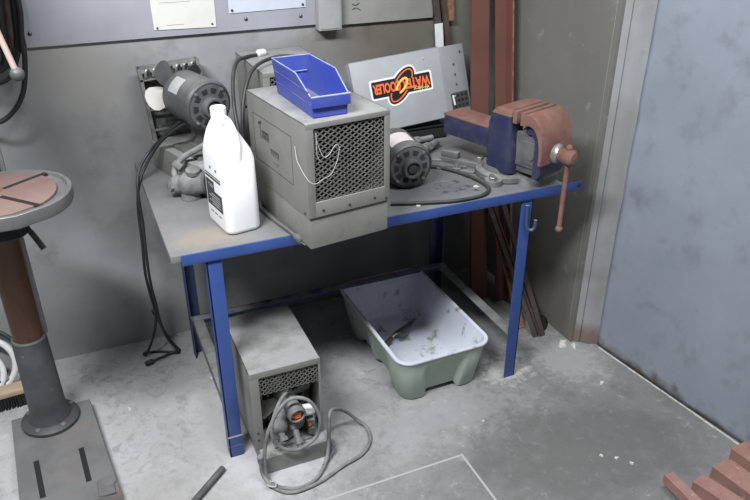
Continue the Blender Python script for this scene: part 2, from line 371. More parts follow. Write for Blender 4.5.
# tan worn patch on the top surface: thin irregular film
def blob(cx, cy, rx, ry, n=40, a=.25, seed=1):
    rnd = random.Random(seed); ph = [rnd.random() * 6 for _ in range(5)]
    out = []
    for k in range(n):
        an = 2 * PI * k / n; r = 1 + a * sum(math.sin((i + 2) * an + ph[i]) / (i + 2) for i in range(5))
        out.append((cx + rx * r * math.cos(an), cy + ry * r * math.sin(an)))
    return out
b = MB()
b.box((.028, -.004, H - .032), (1.425, .001, H - .001), .0012); b.box((.028, -.004, H - .034), (1.425, .04, H - .029), .001)
o = b.build('front_edge_angle', 'blue', t)
MB().cyl((1.413, -.006, H - .016), (1.413, .004, H - .016), .006, n=12).build('bolt_hole', 'dark', o)
def leg(x, y, sx, sy):
    b = MB(); L_ = .046; T_ = .005
    xs = sorted((x, x + sx * L_)); ys = sorted((y, y + sy * T_))
    b.box((xs[0], ys[0], 0), (xs[1], ys[1], H - .034), .001)
    xs = sorted((x, x + sx * T_)); ys = sorted((y, y + sy * L_))
    b.box((xs[0], ys[0], 0), (xs[1], ys[1], H - .034), .001)
    return b
lg = leg(.097, .004, 1, 1).build('leg', 'blue', t)
for z in (.085, .045): MB().box((.096, .0028, z), (.144, .0045, z + (.006 if z > .06 else .0015))).build('paint_scrape', 'trunk' if z > .06 else 'navy', lg)
lg = leg(1.231, .004, -1, 1).build('leg', 'blue', t)
leg(.097, .66, 1, -1).build('leg', 'navy', t); leg(1.231, .66, -1, -1).build('leg', 'navy', t)
def rail(a, c, z): # angle rails
    b = MB(); return b
b = MB().box((.10, .61, .165), (1.23, .615, .205), .001); b.box((.10, .575, .2), (1.23, .615, .205), .001); b.build('back_rail', 'navy', t)
for x, sx in ((.103, 1), (1.225, -1)):
    b = MB(); xs = sorted((x, x + sx * .005)); b.box((xs[0], .009, .165), (xs[1], .61, .205), .001)
    xs = sorted((x, x + sx * .04)); b.box((xs[0], .009, .1985), (xs[1], .6, .2035), .001); b.build('side_rail', 'rail', t)
# apron under the top at the back and sides
b = MB().box((.10, .65, .73), (1.23, .656, .778)); b.build('back_apron', 'navy', t)
for x in (.104, 1.219): MB().box((x, .01, .735), (x + .006, .655, .778)).build('side_apron', 'navy', t)
# bag hook by the right leg
b = MB().tube([(1.203, -.003, .745), (1.203, -.006, .70), (1.204, -.008, .672), (1.21, -.012, .655), (1.222, -.016, .652), (1.231, -.018, .662), (1.233, -.018, .69)], .006, 10)
plabel(b.build('bag_hook', 'navy', t), 'bent steel hook')

# ------------------------------------------------------------------ coolers
def grille(mb, x0, x1, z0, z1, y, cols, rows, th=.0016, tw=.0022):
    """expanded metal: zig-zag strands that meet at the diamond corners"""
    pw = (x1 - x0) / cols; ph = (z1 - z0) / rows
    for r in range(rows + 1):
        zc = z0 + r * ph; sgn = 1
        pts = []
        for c in range(2 * cols + 1):
            zz = zc + (ph / 2 if (c + r) % 2 else -ph / 2)
            pts.append((x0 + c * pw / 2, min(max(zz, z0), z1)))
        for (xa, za), (xb, zb) in zip(pts, pts[1:]):
            dx, dz = xb - xa, zb - za; l = math.hypot(dx, dz)
            if l < 1e-5: continue
            nx, nz = -dz / l * tw, dx / l * tw
            v = []
            for yy in (y, y + th):
                v += [(xa + nx, yy, za + nz), (xb + nx, yy, zb + nz), (xb - nx, yy, zb - nz), (xa - nx, yy, za - nz)]
            mb.add(v, [[0, 1, 2, 3], [7, 6, 5, 4], [0, 1, 5, 4], [1, 2, 6, 5], [2, 3, 7, 6], [3, 0, 4, 7]])
def screw_at(x, y, z, parent, ax=(0, -1, 0), r=.005):
    p = Vector((x, y, z)); a = Vector(ax)
    return MB().lathe([(r, 0), (r * .9, .002), (r * .3, .0035)], p, p + a, 10, True, False).build('screw', 'screw', parent)
def cooler_shell(t, w, d, z0, z1, stile_l, stile_r, rail_b, gz0, gz1, cols, rows, open_bottom=False):
    T_ = .003
    b = MB()
    b.box((0, 0, z0), (T_, d, z1), .0008); b.box((w - T_, 0, z0), (w, d, z1), .0008)
    b.box((0, 0, z1 - T_), (w, d, z1), .0008); b.box((0, d - T_, z0), (w, d, z1), .0008)
    b.box((0, -.0021, z0), (stile_l, .002, gz1 - .0012), .0008); b.box((w - stile_r, -.0021, z0), (w, .002, gz1 - .0012), .0008)
    b.box((0, -.002, gz1 - .001), (w, .002, z1), .0008)
    if rail_b: b.box((stile_l - .002, -.0028, z0 + .0005), (w - stile_r + .002, .0015, z0 + rail_b), .0008)
    sh = b.build('shell', 'grey', t)
    g = MB(); grille(g, stile_l, w - stile_r, gz0, gz1, .003, cols, rows, .0018, .0015); g.build('grille', 'greyd', t)
    MB().box((T_ + .001, d - .02, z0 + .005), (w - T_ - .001, d - .005, z1 - .006)).build('shade_backing', 'dark', t)  # near-black sheet: shade inside the cabinet put into the colour
    return sh
# --- big cooler, hanging over the front edge of the bench
t = thing('water_cooler', 'grey metal cooler cabinet with mesh front overhanging the bench edge', 'cooler', (.378, -.116, H), .138)
w, d, h, tz = .267, .403, .374, .098
MB().box((.004, .003, 0), (w - .003, d - .004, tz), .002).build('base_tray', 'grey', t)
sh = cooler_shell(t, w, d, tz + .001, h, .024, .018, .046, tz + .048, h - .014, 10, 28)
for x, z in ((.045, .118), (.13, .116), (.215, .118), (.255, .108)): screw_at(x, -.003, z, sh, r=.004)
screw_at(-.001, .02, .11, sh, (-1, 0, 0), .004)
# coil box behind the grille, near-black: the cabinet's inner shade put into its colour
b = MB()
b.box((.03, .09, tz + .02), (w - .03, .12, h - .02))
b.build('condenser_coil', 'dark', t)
# side access panel outline and faded stencil marks
b = MB()
for y0, y1, z in ((.09, .36, .315), (.09, .36, .17)): b.box((-.0006, y0, z), (.001, y1, z + .0014))
for y in (.09, .36): b.box((-.0006, y, .171), (.001, y + .0013, .3155))
b.build('side_panel_joint', 'dark', t)
b = MB()
def stroke(y0, z0, y1, z1, w_=.004):
    dy, dz = y1 - y0, z1 - z0; l = math.hypot(dy, dz); ny, nz = -dz / l * w_ / 2, dy / l * w_ / 2
    v = []
    for xx in (-.0009, .0005): v += [(xx, y0 + ny, z0 + nz), (xx, y1 + ny, z1 + nz), (xx, y1 - ny, z1 - nz), (xx, y0 - ny, z0 - nz)]
    b.add(v, [[0, 1, 2, 3], [7, 6, 5, 4], [0, 1, 5, 4], [1, 2, 6, 5], [2, 3, 7, 6], [3, 0, 4, 7]])
stroke(.322, .292, .298, .300, .009); stroke(.310, .292, .308, .245, .004)
b.build('stencil_arrow', 'ink', t); b = MB()
for k, y in enumerate((.296, .284, .272, .260)):
    stroke(y, .252, y, .276, .004); stroke(y, .276, y - .009, .272, .004); stroke(y - .009, .272, y - .009, .25, .003)
    if k % 2: stroke(y, .262, y - .009, .26, .003)
b.build('stencil_word', 'ink', t); b = MB()
for k in range(5):
    y = .240 - k * .012; stroke(y, .236, y - .007, .220, .003); stroke(y - .007, .236, y - .007, .216, .0022)
b.build('stencil_word', 'motord', t); b = MB()
for k in range(3):
    y = .225 - k * .014; stroke(y, .198, y - .010, .194, .0022)
b.build('stencil_dash', 'motord', t)
# bent wire poked through the mesh
o = MB().tube([(-.006, .055, .30), (-.012, .03, .265), (-.008, -.02, .228), (.01, -.03, .215), (.04, -.02, .22), (.068, -.012, .225), (.088, -.012, .26), (.098, -.008, .295), (.088, -.006, .305), (.068, -.004, .28), (.05, -.003, .278), (.034, .0, .325), (.03, -.006, .345), (.03, -.008, .285), (.044, -.005, .262)], .0011, 6, sub=5).build('wire', 'trunk', None)
o.parent = t; o['label'] = 'loose bent pale wire'
# its mains cord and plug, lying off the bench edge
t = thing('power_cord', 'grey mains cord with plug hanging off the bench edge beside the jug', 'power cord', (.323, .169, H))
b = MB().tube([(.02, .11, .012), (.0, .05, .008), (.003, 0, .008), (.014, -.07, .008), (.03, -.15, .009), (.04, -.19, .006)], .0065, 8); b.build('cord', 'motor', t)
b = MB().lathe([(.006, 0), (.011, .006), (.014, .02), (.014, .036), (.011, .04)], (.038, -.185, .006), (.06, -.235, -.004), 12, True, False); o = b.build('plug', 'motor', t)
b = MB(); dd = (Vector((.06, -.235, -.004)) - Vector((.038, -.185, .006))).normalized(); base = Vector((.038, -.185, .006)) + dd * .039
for k in (-.007, 0, .007): b.cyl(base + Vector((k, k * .3, .003 if k == 0 else 0)), base + dd * .02 + Vector((k, k * .3, .003 if k == 0 else 0)), .002, n=8)
b.build('pin', 'steel', o)
# --- the cooler behind
t = thing('water_cooler', 'grey cooler cabinet at the wall behind the blue parts bin', 'cooler', (.421, .452, H), .02)
w, d, h = .25, .345, .374
MB().box((.004, .003, 0), (w - .004, d - .004, .094), .002).build('base_tray', 'grey', t)
cooler_shell(t, w, d, .095, h, .024, .018, .046, .145, h - .014, 10, 28)
MB().box((.03, .09, .12), (w - .03, .12, h - .02)).build('condenser_coil', 'dark', t)  # coil box coloured near-black for the shade behind the mesh
# --- small one on the floor, front open with its pump showing
t = thing('water_cooler', 'dusty cooler cabinet on the floor under the bench with pump exposed', 'cooler', (.171, -.068, 0), 0)
w, d, h, tz = .236, .345, .38, .068
MB().box((.01, -.05, 0), (w + .012, d - .02, tz), .002).build('base_tray', 'grey', t)
sh = cooler_shell(t, w, d, tz, h, .03, .008, 0, .285, h - .022, 11, 8, True)
for z in (.14, .11): screw_at(.012, -.002, z, sh, r=.004)
b = MB().box((.034, .10, tz + .02), (w - .012, .16, h - .03))
o = b.build('condenser_coil', 'fins', t)
b = MB()
for k in range(7): b.tube([(.05 + k * .024, .10, .1), (.05 + k * .024, .085, .12), (.05 + k * .024, .085, .27), (.05 + k * .024, .10, .29)], .005, 8)
b.build('coil_tubes', 'coil', o)
fan = MB()
for k in range(4):
    a = k * PI / 2 + .3; c = Vector((.125 + .055 * math.cos(a), .065, .20 + .055 * math.sin(a)))
    fan.add([Matrix.Translation(c) @ Matrix.Rotation(-a, 4, 'Y') @ Matrix.Rotation(R(28), 4, 'X') @ Vector(p) for p in
             [(x, y, z) for y in (-.001, .001) for (x, z) in ((-.045, -.012), (.035, -.032), (.042, 0), (.035, .032), (-.045, .012))]],
            [[0, 1, 2, 3, 4], [9, 8, 7, 6, 5]] + [[i, (i + 1) % 5, 5 + (i + 1) % 5, 5 + i] for i in range(5)])
fan.build('fan', 'coil', t)
b = MB()
b.lathe([(.0, .0), (.026, .0), (.034, .01), (.034, .03), (.03, .034), (.03, .075), (.026, .08), (.026, .12), (.03, .122), (.03, .152), (.027, .156), (.023, .156), (.023, .146), (.0, .146)], (.122, .105, .222), (.137, -.05, .206), 28, False, False)
pump = b.build('pump', 'cordg', t)
c0 = Vector((.122, .105, .222)); ax = (Vector((.137, -.05, .206)) - c0).normalized()
MB().lathe([(.0225, 0), (.0225, .003)], c0 + ax * .1455, c0 + ax * 1.14, 20, True, False).build('nameplate', 'stblack', pump)
f0 = c0 + ax * .1492
b = MB()
for dx, dz, wx, wz in ((0, .006, .026, .006), (-.003, -.003, .03, .006), (.002, -.011, .02, .005)):
    b.cbox(f0 + Vector((dx, 0, dz)), (wx, .0016, wz))
plabel(b.build('nameplate_print', 'orange', pump), 'orange print on the end plate')
b = MB().box((.06, -.02, .068), (.19, .08, .075), .002)
b.lathe([(.03, 0), (.04, .012), (.04, .05), (.028, .062), (.02, .09)], (.105, .03, .075), (.105, .03, 1), 20, True, False)
b.ball((.15, .03, .13), .035, (1, 1, 1.1)); b.ball((.085, -.005, .15), .03, (1, 1, .8)); b.cyl((.1, .02, .16), (.13, .03, .21), .022)
b.build('pump_casing', 'cordg', t)
b = MB().lathe([(.016, 0), (.016, .014), (.011, .014), (.011, .05), (.017, .05), (.017, .066), (.012, .068), (.01, .08)], (.13, -.01, .145), (.137, -.055, .085), 8, True, False); b.build('fitting', 'iron', t)
b = MB().lathe([(.018, 0), (.018, .018), (.012, .018), (.012, .05), (.018, .05), (.018, .062)], (.08, .0, .16), (.085, -.05, .11), 8, True, False); b.build('fitting', 'cordg', t)
b = MB().box((.178, -.012, .082), (.206, .03, .14), .004); b.cyl((.192, -.02, .10), (.192, .0, .10), .014, n=16); b.build('valve', 'iron', t)
o = MB().lathe([(.006, 0), (.006, .006), (.0, .0062)], (.185, -.012, .128), (.185, -1, .128), 10, True, False).build('valve_button', 'orange', t); plabel(o, 'small red button')
b = MB().lathe([(.0, 0), (.014, .002), (.02, .012), (.02, .055), (.016, .066), (.0, .07)], (.15, .03, .16), (.225, -.012, .185), 16, False, False); plabel(b.build('filter_bulb', 'white', t), 'white plastic filter bulb')
# its cord, looped over the pump and along the floor
t = thing('power_cord', 'dusty grey cord looped over the pump and trailing across the floor', 'power cord', (.23, -.11, 0))
W_ = Vector((.23, -.11, 0))
pts = [(.30, -.045, .262), (.25, -.10, .26), (.215, -.13, .20), (.225, -.135, .135), (.27, -.14, .095), (.32, -.14, .095), (.365, -.14, .13), (.375, -.135, .2), (.345, -.12, .262), (.295, -.105, .275), (.245, -.115, .25), (.20, -.13, .18), (.182, -.14, .10), (.18, -.15, .035), (.19, -.165, .008), (.215, -.20, .008), (.27, -.225, .008), (.335, -.205, .008), (.385, -.155, .02), (.408, -.12, .07), (.418, -.10, .13), (.432, -.08, .155), (.46, -.06, .14), (.51, -.02, .08), (.55, -.02, .03), (.575, -.05, .010), (.562, -.115, .008), (.51, -.165, .008), (.43, -.19, .008), (.34, -.225, .008), (.25, -.235, .008), (.198, -.20, .008), (.17, -.15, .03), (.168, -.14, .08)]
MB().tube([Vector(p) - W_ for p in pts], .0062, 10, sub=6).build('cord', 'cordg', t)
b = MB().lathe([(.007, 0), (.01, .008), (.011, .03), (.008, .034)], Vector((.168, -.14, .075)) - W_, Vector((.17, -.142, 1)) - W_, 10, True, False); b.build('connector', 'cordg', t)
b = MB().tube([Vector(p) - W_ for p in [(.175, -.185, .02), (.195, -.20, .02), (.2, -.178, .018), (.185, -.17, .016)]], .003, 6, closed=True); b.build('cable_tie', 'inkg', t)
b = MB().tube([Vector(p) - W_ for p in [(.415, -.118, .07), (.425, -.12, .03), (.405, -.135, .009), (.37, -.17, .017)]], .005, 8); b.build('cord_end', 'cordg', t)

# ------------------------------------------------------------------ blue parts bin on the cooler
t = thing('parts_bin', 'bright blue plastic parts bin on top of the mesh fronted cooler', 'bin', (.418, -.075, H + .3745), .056)
bw, bd, bh, lip = .099, .285, .104, .060; fl = .011
b = MB()
def plate(v0, v1, v2, v3, th, nrm):
    n_ = Vector(nrm) * th; vs = [Vector(v) for v in (v0, v1, v2, v3)]
    b.add(vs + [v + n_ for v in vs], [[0, 1, 2, 3], [7, 6, 5, 4], [0, 1, 5, 4], [1, 2, 6, 5], [2, 3, 7, 6], [3, 0, 4, 7]])
b.box((0, 0, 0), (bw, bd, .003))
edge = MB()
for sx in (0, 1):
    X = lambda z: -fl * z / bh if sx == 0 else bw + fl * z / bh
    inn = 1 if sx == 0 else -1
    poly = [(0, 0), (bd, 0), (bd + .004, bh), (.095, bh), (.004, lip), (0, lip)]
    vs = [(X(z), y, z) for y, z in poly] + [(X(z) + inn * .003, y, z) for y, z in poly]
    n_ = len(poly)
    b.add(vs, [list(range(n_)), list(range(n_, 2 * n_))] + [[i, (i + 1) % n_, n_ + (i + 1) % n_, n_ + i] for i in range(n_)])
    for z in (.034, .068):
        y0 = 0 if z < lip else .012
        b.box(((X(z) - (.0018 if sx == 0 else 0)), y0, z), (X(z) + (.0018 if sx else 0), bd, z + .003))
    tp = [(X(z) + inn * .001, y, z) for y, z in [(bd + .004, bh), (.095, bh), (.004, lip)]]
    edge.tube(tp, .0020, 6, smooth=False)
b.add([(0, bd, 0), (bw, bd, 0), (bw + fl, bd + .004, bh), (-fl, bd + .004, bh)] + [(0, bd - .003, 0), (bw, bd - .003, 0), (bw + fl, bd + .001, bh), (-fl, bd + .001, bh)],
      [[0, 1, 2, 3], [7, 6, 5, 4], [0, 1, 5, 4], [1, 2, 6, 5], [2, 3, 7, 6], [3, 0, 4, 7]])
b.box((0, 0, 0), (bw, .003, .036)); b.build('bin_body', 'binblue', t, recalc=False)
b = MB().box((-.008, -.010, .030), (bw + .008, -.007, lip), .001); b.box((-.006, -.009, .030), (bw + .006, .003, .033))
b.build('front_lip', 'binblue', t)
edge.tube([(-.008, -.0085, lip), (bw + .008, -.0085, lip)], .003, 6, smooth=False)
edge.tube([(-fl, bd + .003, bh), (bw + fl, bd + .003, bh)], .0024, 6, smooth=False); edge.tube([(.004, bd - .005, .06), (bw - .004, bd - .005, .06)], .0015, 6, smooth=False)
plabel(edge.build('rim', 'binedge', t), 'dusty pale rim')

# ------------------------------------------------------------------ white jug
t = thing('plastic_jug', 'white plastic handled jug with dark printed label on the bench corner', 'jug', (.222, .150, H), R(10))
jw, jd = .112, .168
def ring(w_, d_, r_, z, cy=0): return rrect(w_, d_, r_, z, 0, cy, 6)
rings = [ring(jw - .02, jd - .02, .02, 0), ring(jw - .004, jd - .004, .024, .005), ring(jw, jd, .026, .014), ring(jw, jd, .026, .11), ring(jw - .002, jd - .002, .026, .216), ring(jw - .008, jd - .016, .028, .238, .006),
         ring(jw - .018, jd - .050, .030, .258, .022), ring(jw - .032, jd - .082, .030, .278, .036), ring(.060, .062, .027, .298, .042), ring(.046, .046, .0225, .310, .044), ring(.042, .042, .0205, .322, .044)]
rings = [[(x, y, z * 1.05) for x, y, z in q_] for q_ in rings]
jb = MB().loft(rings); body = jb.build('bottle', 'jug', t, angle=50)
b = MB().lathe([(.0235, 0), (.0235, .022), (.021, .0255), (.0, .0258)], (0, .044, .334), (0, .044, 2), 28, True, False); b.build('cap', 'jug', t)
b = MB()
pth = [(0, .030, .312), (0, .008, .330), (0, -.028, .326), (0, -.055, .304), (0, -.071, .272), (0, -.070, .225)]
P = [Vector(p) for p in pth]
b.tube(pth, .0135, 14, sub=6); b.build('handle', 'jug', t)
b = MB(); xl = -jw / 2 - .0008
b.box((xl, -.058, .065), (xl + .0012, .056, .120)); b.box((xl, -.058, .158), (xl + .0012, .056, .164)); b.box((xl, -.058, .168), (xl + .0012, .056, .171))
b.box((xl, -.004, .120), (xl + .0012, .056, .150))
for y in (-.03, .012): b.box((xl, y - .004, .190), (xl + .0012, y + .004, .197))
for k in range(3): b.box((xl, -.04 + k * .03, .045), (xl + .0012, -.02 + k * .03, .048))
plabel(b.build('label_print', 'ink', body), 'dark printed label')
b = MB()
for k in range(5): b.box((xl - .0004, -.045, .074 + k * .008), (xl, .02 + .02 * (k % 2), .0765 + k * .008))
b.box((xl - .0004, 0, .13), (xl, .03, .132)); b.box((xl - .0004, 0, .136), (xl, .04, .138))
b.build('label_text', 'inkg', body)

# ------------------------------------------------------------------ stripped cooler chassis at the left back
ANG = R(18)
t = thing('cooler_chassis', 'stripped cooler chassis with fan motor, coil and pump on the bench corner', 'cooler', (.062, .742, H), ANG)
TI = Matrix.Translation((.062, .742, H)) @ Matrix.Rotation(ANG, 4, 'Z'); TIi = TI.inverted()
def lc(x, y, z): return TIi @ Vector((x, y, z))
MB().box((0, -.39, 0), (.215, -.0, .098), .003).build('base_tray', 'grey', t)
b = MB().box((.03, -.30, .098), (.18, -.12, .112), .002); b.box((.07, -.34, .112), (.15, -.15, .118), .002); b.build('motor_bracket', 'greyd', t)
for x in (.085, .135): MB().box((x, -.28, .1), (x + .008, -.16, .215), .002).build('motor_strut', 'greyd', t)
# motor: axis mostly towards the room
mc0 = lc(.176, .615, 1.098); mc1 = lc(.238, .442, 1.088); ax = (mc1 - mc0).normalized(); L0 = (mc1 - mc0).length
def motor(parent, c0, c1, r, hub=True, two=True):
    c0, c1 = Vector(c0), Vector(c1); L_ = (c1 - c0).length; a = (c1 - c0).normalized()
    body = MB().lathe([(r * .3, 0), (r * .72, .0), (r * .95, .012), (r, .02), (r, L_ - .03)], c0, c1, 36, True, False).build('motor', 'motor', parent)
    MB().lathe([(r * 1.03, L_ - .036), (r * 1.05, L_ - .033), (r * 1.05, L_ - .014), (r * .98, L_ - .004), (r * .93, L_ - .002), (r * .93, L_ - .008)], c0, c1, 36, False, False).build('end_band', 'motord', body)
    MB().lathe([(r * .94, L_ - .010), (r * .9, L_ - .004), (r * .35, L_), (.0, L_)], c0, c1, 36, False, False).build('end_bell', 'motorf', body)
    q = a.to_track_quat('Z', 'Y').to_matrix(); u_, v_ = q @ Vector((1, 0, 0)), q @ Vector((0, 1, 0))
    b = MB()
    for k in range(10):
        an = 2 * PI * k / 10
        e = u_ * math.cos(an) + v_ * math.sin(an); tt = u_ * -math.sin(an) + v_ * math.cos(an)
        c = c0 + a * (L_ - .001) + e * r * .64
        vs = []
        for dz in (-.006, .0012):
            for (i, j) in ((-1, -1), (1, -1), (1, 1), (-1, 1)): vs.append(c + e * (i * r * .10) + tt * (j * r * .11 * (1.15 if i > 0 else .85)) + a * dz)
        b.add(vs, [[0, 1, 2, 3], [7, 6, 5, 4], [0, 1, 5, 4], [1, 2, 6, 5], [2, 3, 7, 6], [3, 0, 4, 7]])
    b.build('vent_slots', 'dark', body)
    if hub:
        h = MB().lathe([(r * .40, 0), (r * .42, .004), (r * .42, .026), (r * .40, .030), (r * .32, .030), (r * .30, .016), (.0, .016)], c1 - a * .002, c1 + a, 28, False, False).build('hub', 'motorf', body)
        MB().lathe([(r * .2, 0), (r * .2, .01), (r * .1, .011), (0, .011)], c1 + a * .013, c1 + a * 2, 16, False, False).build('shaft', 'motord', h)
    for k in range(4):
        an = PI / 4 + k * PI / 2; e = u_ * math.cos(an) + v_ * math.sin(an); p = c0 + a * (L_ - .006) + e * r * .84
        MB().lathe([(r * .07, 0), (r * .07, .008), (0, .009)], p, p + a, 8, False, False).build('bolt', 'steel', body)
    return body
mo = motor(t, mc0, mc1, .081, hub=True)
q = ax.to_track_quat('Z', 'Y').to_matrix()
def wrap_label(c0, a, r, z0, z1, a0, a1, up, mname, parent, name='nameplate'):
    side = a.cross(up).normalized(); upn = side.cross(a).normalized(); vs = []; n = 8
    for k in range(n + 1):
        an = R(a0 + (a1 - a0) * k / n); e = upn * math.cos(an) + side * math.sin(an)
        vs += [c0 + a * z0 + e * r, c0 + a * z1 + e * r, c0 + a * z0 + e * (r + .001), c0 + a * z1 + e * (r + .001)]
    fs = []
    for k in range(n):
        i, j = 4 * k, 4 * k + 4
        fs += [[i, i + 1, j + 1, j], [i + 2, j + 2, j + 3, i + 3], [i, j, j + 2, i + 2], [i + 1, i + 3, j + 3, j + 1]]
    fs += [[0, 1, 3, 2], [4 * n, 4 * n + 2, 4 * n + 3, 4 * n + 1]]
    return MB().add(vs, fs).build(name, mname, parent)
wrap_label(mc0, ax, .0812, .05, .105, 25, 66, Vector((0, 0, 1)), 'trunk', mo)
# fan
fc = mc0 - ax * .035
MB().cyl(mc0 + ax * .01, fc - ax * .01, .014).build('fan_hub', 'steel', t)
u_ = q @ Vector((1, 0, 0)); v_ = q @ Vector((0, 1, 0))
side = ax.cross(Vector((0, 0, 1))).normalized(); upn = side.cross(ax).normalized()
if side.dot(lc(-1, 0, 0) - lc(0, 0, 0)) < 0: side = -side
for an, mname, lab in ((R(30), 'iron', None), (R(100), 'cream', 'cream coloured fan blade'), (R(208), 'coil', None), (R(300), 'motor', None)):
    e = upn * math.cos(an) + side * math.sin(an); tt = ax.cross(e)
    pr = []; prof = [(.012, .010), (.035, .026), (.06, .040), (.085, .044), (.102, .036), (.112, .018), (.114, 0), (.112, -.018), (.102, -.034), (.085, -.04), (.06, -.034), (.035, -.022), (.012, -.010)]
    vs = []
    for dz in (-.001, .001):
        for rr, w_ in prof: vs.append(fc + e * rr + tt * w_ * .9 + ax * (dz + w_ * .35))
    n_ = len(prof)
    o = MB().add(vs, [list(range(n_)), list(range(n_, 2 * n_))[::-1]] + [[i, (i + 1) % n_, n_ + (i + 1) % n_, n_ + i] for i in range(n_)]).build('fan_blade', mname, t)
    if lab: plabel(o, lab)
# condenser coil standing behind the fan, tilted a little
ro = Matrix.Translation(lc(.078, .75, .860)) @ Matrix.Rotation(-ANG, 4, 'Z') @ Matrix.Rotation(R(-4.5), 4, 'Y')
def rad(mb): 
    mb.v = [ro @ v for v in mb.v]; return mb
rw, rh = .215, .30
rad(MB().box((.012, .022, .01), (rw - .012, .034, rh - .028))).build('condenser_fins', 'fins', t)
b = MB().box((0, -.022, 0), (.012, .035, rh), .001); b.box((rw - .012, -.022, 0), (rw, .035, rh), .001); b.box((0, -.006, 0), (rw, .035, .01)); b.box((0, -.022, rh - .042), (rw, .035, rh - .036)); b.box((0, -.014, rh - .003), (rw, .035, rh)); b.box((0,-.02,rh*.5),(rw,-.016,rh*.5+.008)); b.box((0,-.02,rh*.25),(rw,-.016,rh*.25+.008))
rad(b).build('coil_frame', 'coil', t)
b = MB()
for k in range(7):
    x = .022 + k * .0265; b.tube([(x, -.004, rh - .036), (x, -.022, rh - .030), (x + .002, -.026, rh - .012), (x + .008, -.024, rh - .004), (x + .014, -.016, rh - .008), (x + .015, -.004, rh - .03)], .0052, 8, sub=4)
for k in range(9):
    z = .03 + k * .027; b.tube([(.004, -.008, z), (.003, -.016, z + .006), (.004, -.008, z + .013)], .0035, 6, sub=4)
rad(b).build('coil_bends', 'coil', t)
rad(MB().tube([(.015, -.006, rh * .55), (.08, -.012, rh * .56), (rw - .015, -.006, rh * .57)], .003, 6)).build('guard_wire', 'coil', t)
# pump on its side in front of the tray, with its pipe
b = MB()
pa, pb = lc(.085, .43, .842), lc(.172, .375, .858)
b.lathe([(.0, -.004), (.022, .0), (.03, .01), (.03, .03), (.026, .034), (.026, .042), (.04, .048), (.042, .056), (.042, .082), (.038, .09), (.036, .115), (.028, .122), (.0, .124)], pa, pb, 28, False, False)
b.ball(lc(.10, .425, .846), .03); b.cyl(lc(.135, .40, .85), lc(.135, .40, .8015), .026, .034); b.ball(lc(.135, .40, .85), .042, (1, 1, .95))
b.lathe([(.019, 0), (.019, .02), (.024, .022), (.024, .036), (.02, .038)], lc(.150, .385, .872), lc(.145, .372, .935), 20, True, False)
b.lathe([(.014, 0), (.014, .02), (.018, .02), (.018, .035), (.0, .036)], lc(.1, .42, .84), lc(.05, .40, .85), 6, False, False)
b.build('pump', 'cordg', t)
b = MB().tube([lc(.095, .43, .86), lc(.10, .46, .885), lc(.13, .47, .915), lc(.18, .455, .945), lc(.235, .44, .975)], .0105, 12); b.build('pipe', 'cordg', t)
b = MB().hexnut(lc(.105, .455, .888), .02, .022, lc(.13, .47, .915) - lc(.10, .46, .885)); b.build('pipe_nut', 'iron', t)
b = MB().tube([lc(.21, .42, .9), lc(.235, .38, .935), lc(.25, .36, .915), lc(.262, .345, .90)], .006, 8); b.build('wire', 'black', t)
b = MB().box(lc(.29, .44, .897) , lc(.29, .44, .897) + Vector((.05, .02, .014)), .002); plabel(b.build('tag_end', 'pink', t), 'pale pink tag')
# mains cords hanging from the motor, over the back corner, down to the floor
for pts, lab in (([(.20, .50, 1.03), (.150, .55, 1.0), (.085, .61, .935), (.028, .62, .86), (-.012, .60, .79), (-.028, .60, .70), (-.035, .58, .58), (-.042, .59, .45), (-.036, .60, .34), (-.028, .62, .24), (-.05, .66, .12), (-.085, .70, .02), (-.092, .73, .006), (-.04, .72, .006), (.02, .69, .006), (.045, .69, .008), (.02, .70, .05), (-.01, .67, .15), (-.026, .63, .24)], 'black motor cord, the longer one hanging off the bench back corner to the floor'),
                 ([(.185, .55, 1.035), (.13, .59, .985), (.055, .64, .905), (.0, .615, .845), (-.020, .58, .78), (-.022, .57, .66), (-.030, .56, .52), (-.030, .575, .40), (-.022, .60, .30), (-.018, .615, .22), (.0, .635, .12), (.035, .66, .03), (.015, .68, .012), (-.03, .665, .012), (-.065, .655, .010)], 'dark grey motor cord, the shorter one hanging inside the bench back corner')):
    t = thing('power_cord', lab, 'power cord', (pts[-1][0], pts[-1][1], 0), 0, 'hanging motor cords')
    o_ = Vector(t.location); MB().tube([Vector(p) - o_ for p in pts], .0052, 8).build('cord', 'black', t)
    e = Vector(pts[-1]) - o_; MB().lathe([(.006, 0), (.012, .006), (.012, .03), (.009, .034)], e, e + (Vector(pts[-1]) - Vector(pts[-2])), 10, True, False).build('plug', 'black', t)
# two black cords arching behind the jug to the rear cooler
t = thing('power_cord', 'black cord arching up behind the jug onto the rear cooler top', 'power cord', (.30, .45, H))
o_ = Vector(t.location)
pts = [(.318, .40, .92), (.318, .42, 1.00), (.322, .47, 1.08), (.345, .55, 1.150), (.38, .62, 1.183), (.43, .68, 1.181), (.47, .70, 1.180)]
MB().tube([Vector(p) - o_ for p in pts], .0065, 8).build('cord', 'black', t)
b = MB().lathe([(.007, 0), (.013, .006), (.013, .03), (.010, .036)], Vector(pts[-1]) - o_ + Vector((0, 0, .005)), Vector((.52, .715, 1.185)) - o_, 10, True, False); b.build('plug', 'white', t)
t = thing('power_cord', 'black cord sweeping over the rear cooler towards the blue bin', 'power cord', (.31, .40, H))
o_ = Vector(t.location)
pts = [(.33, .38, .86), (.322, .37, .95), (.325, .38, 1.04), (.345, .41, 1.12), (.385, .455, 1.182), (.45, .53, 1.196), (.53, .56, 1.200), (.60, .53, 1.19), (.66, .50, 1.18)]
MB().tube([Vector(p) - o_ for p in pts], .0065, 8).build('cord', 'black', t)
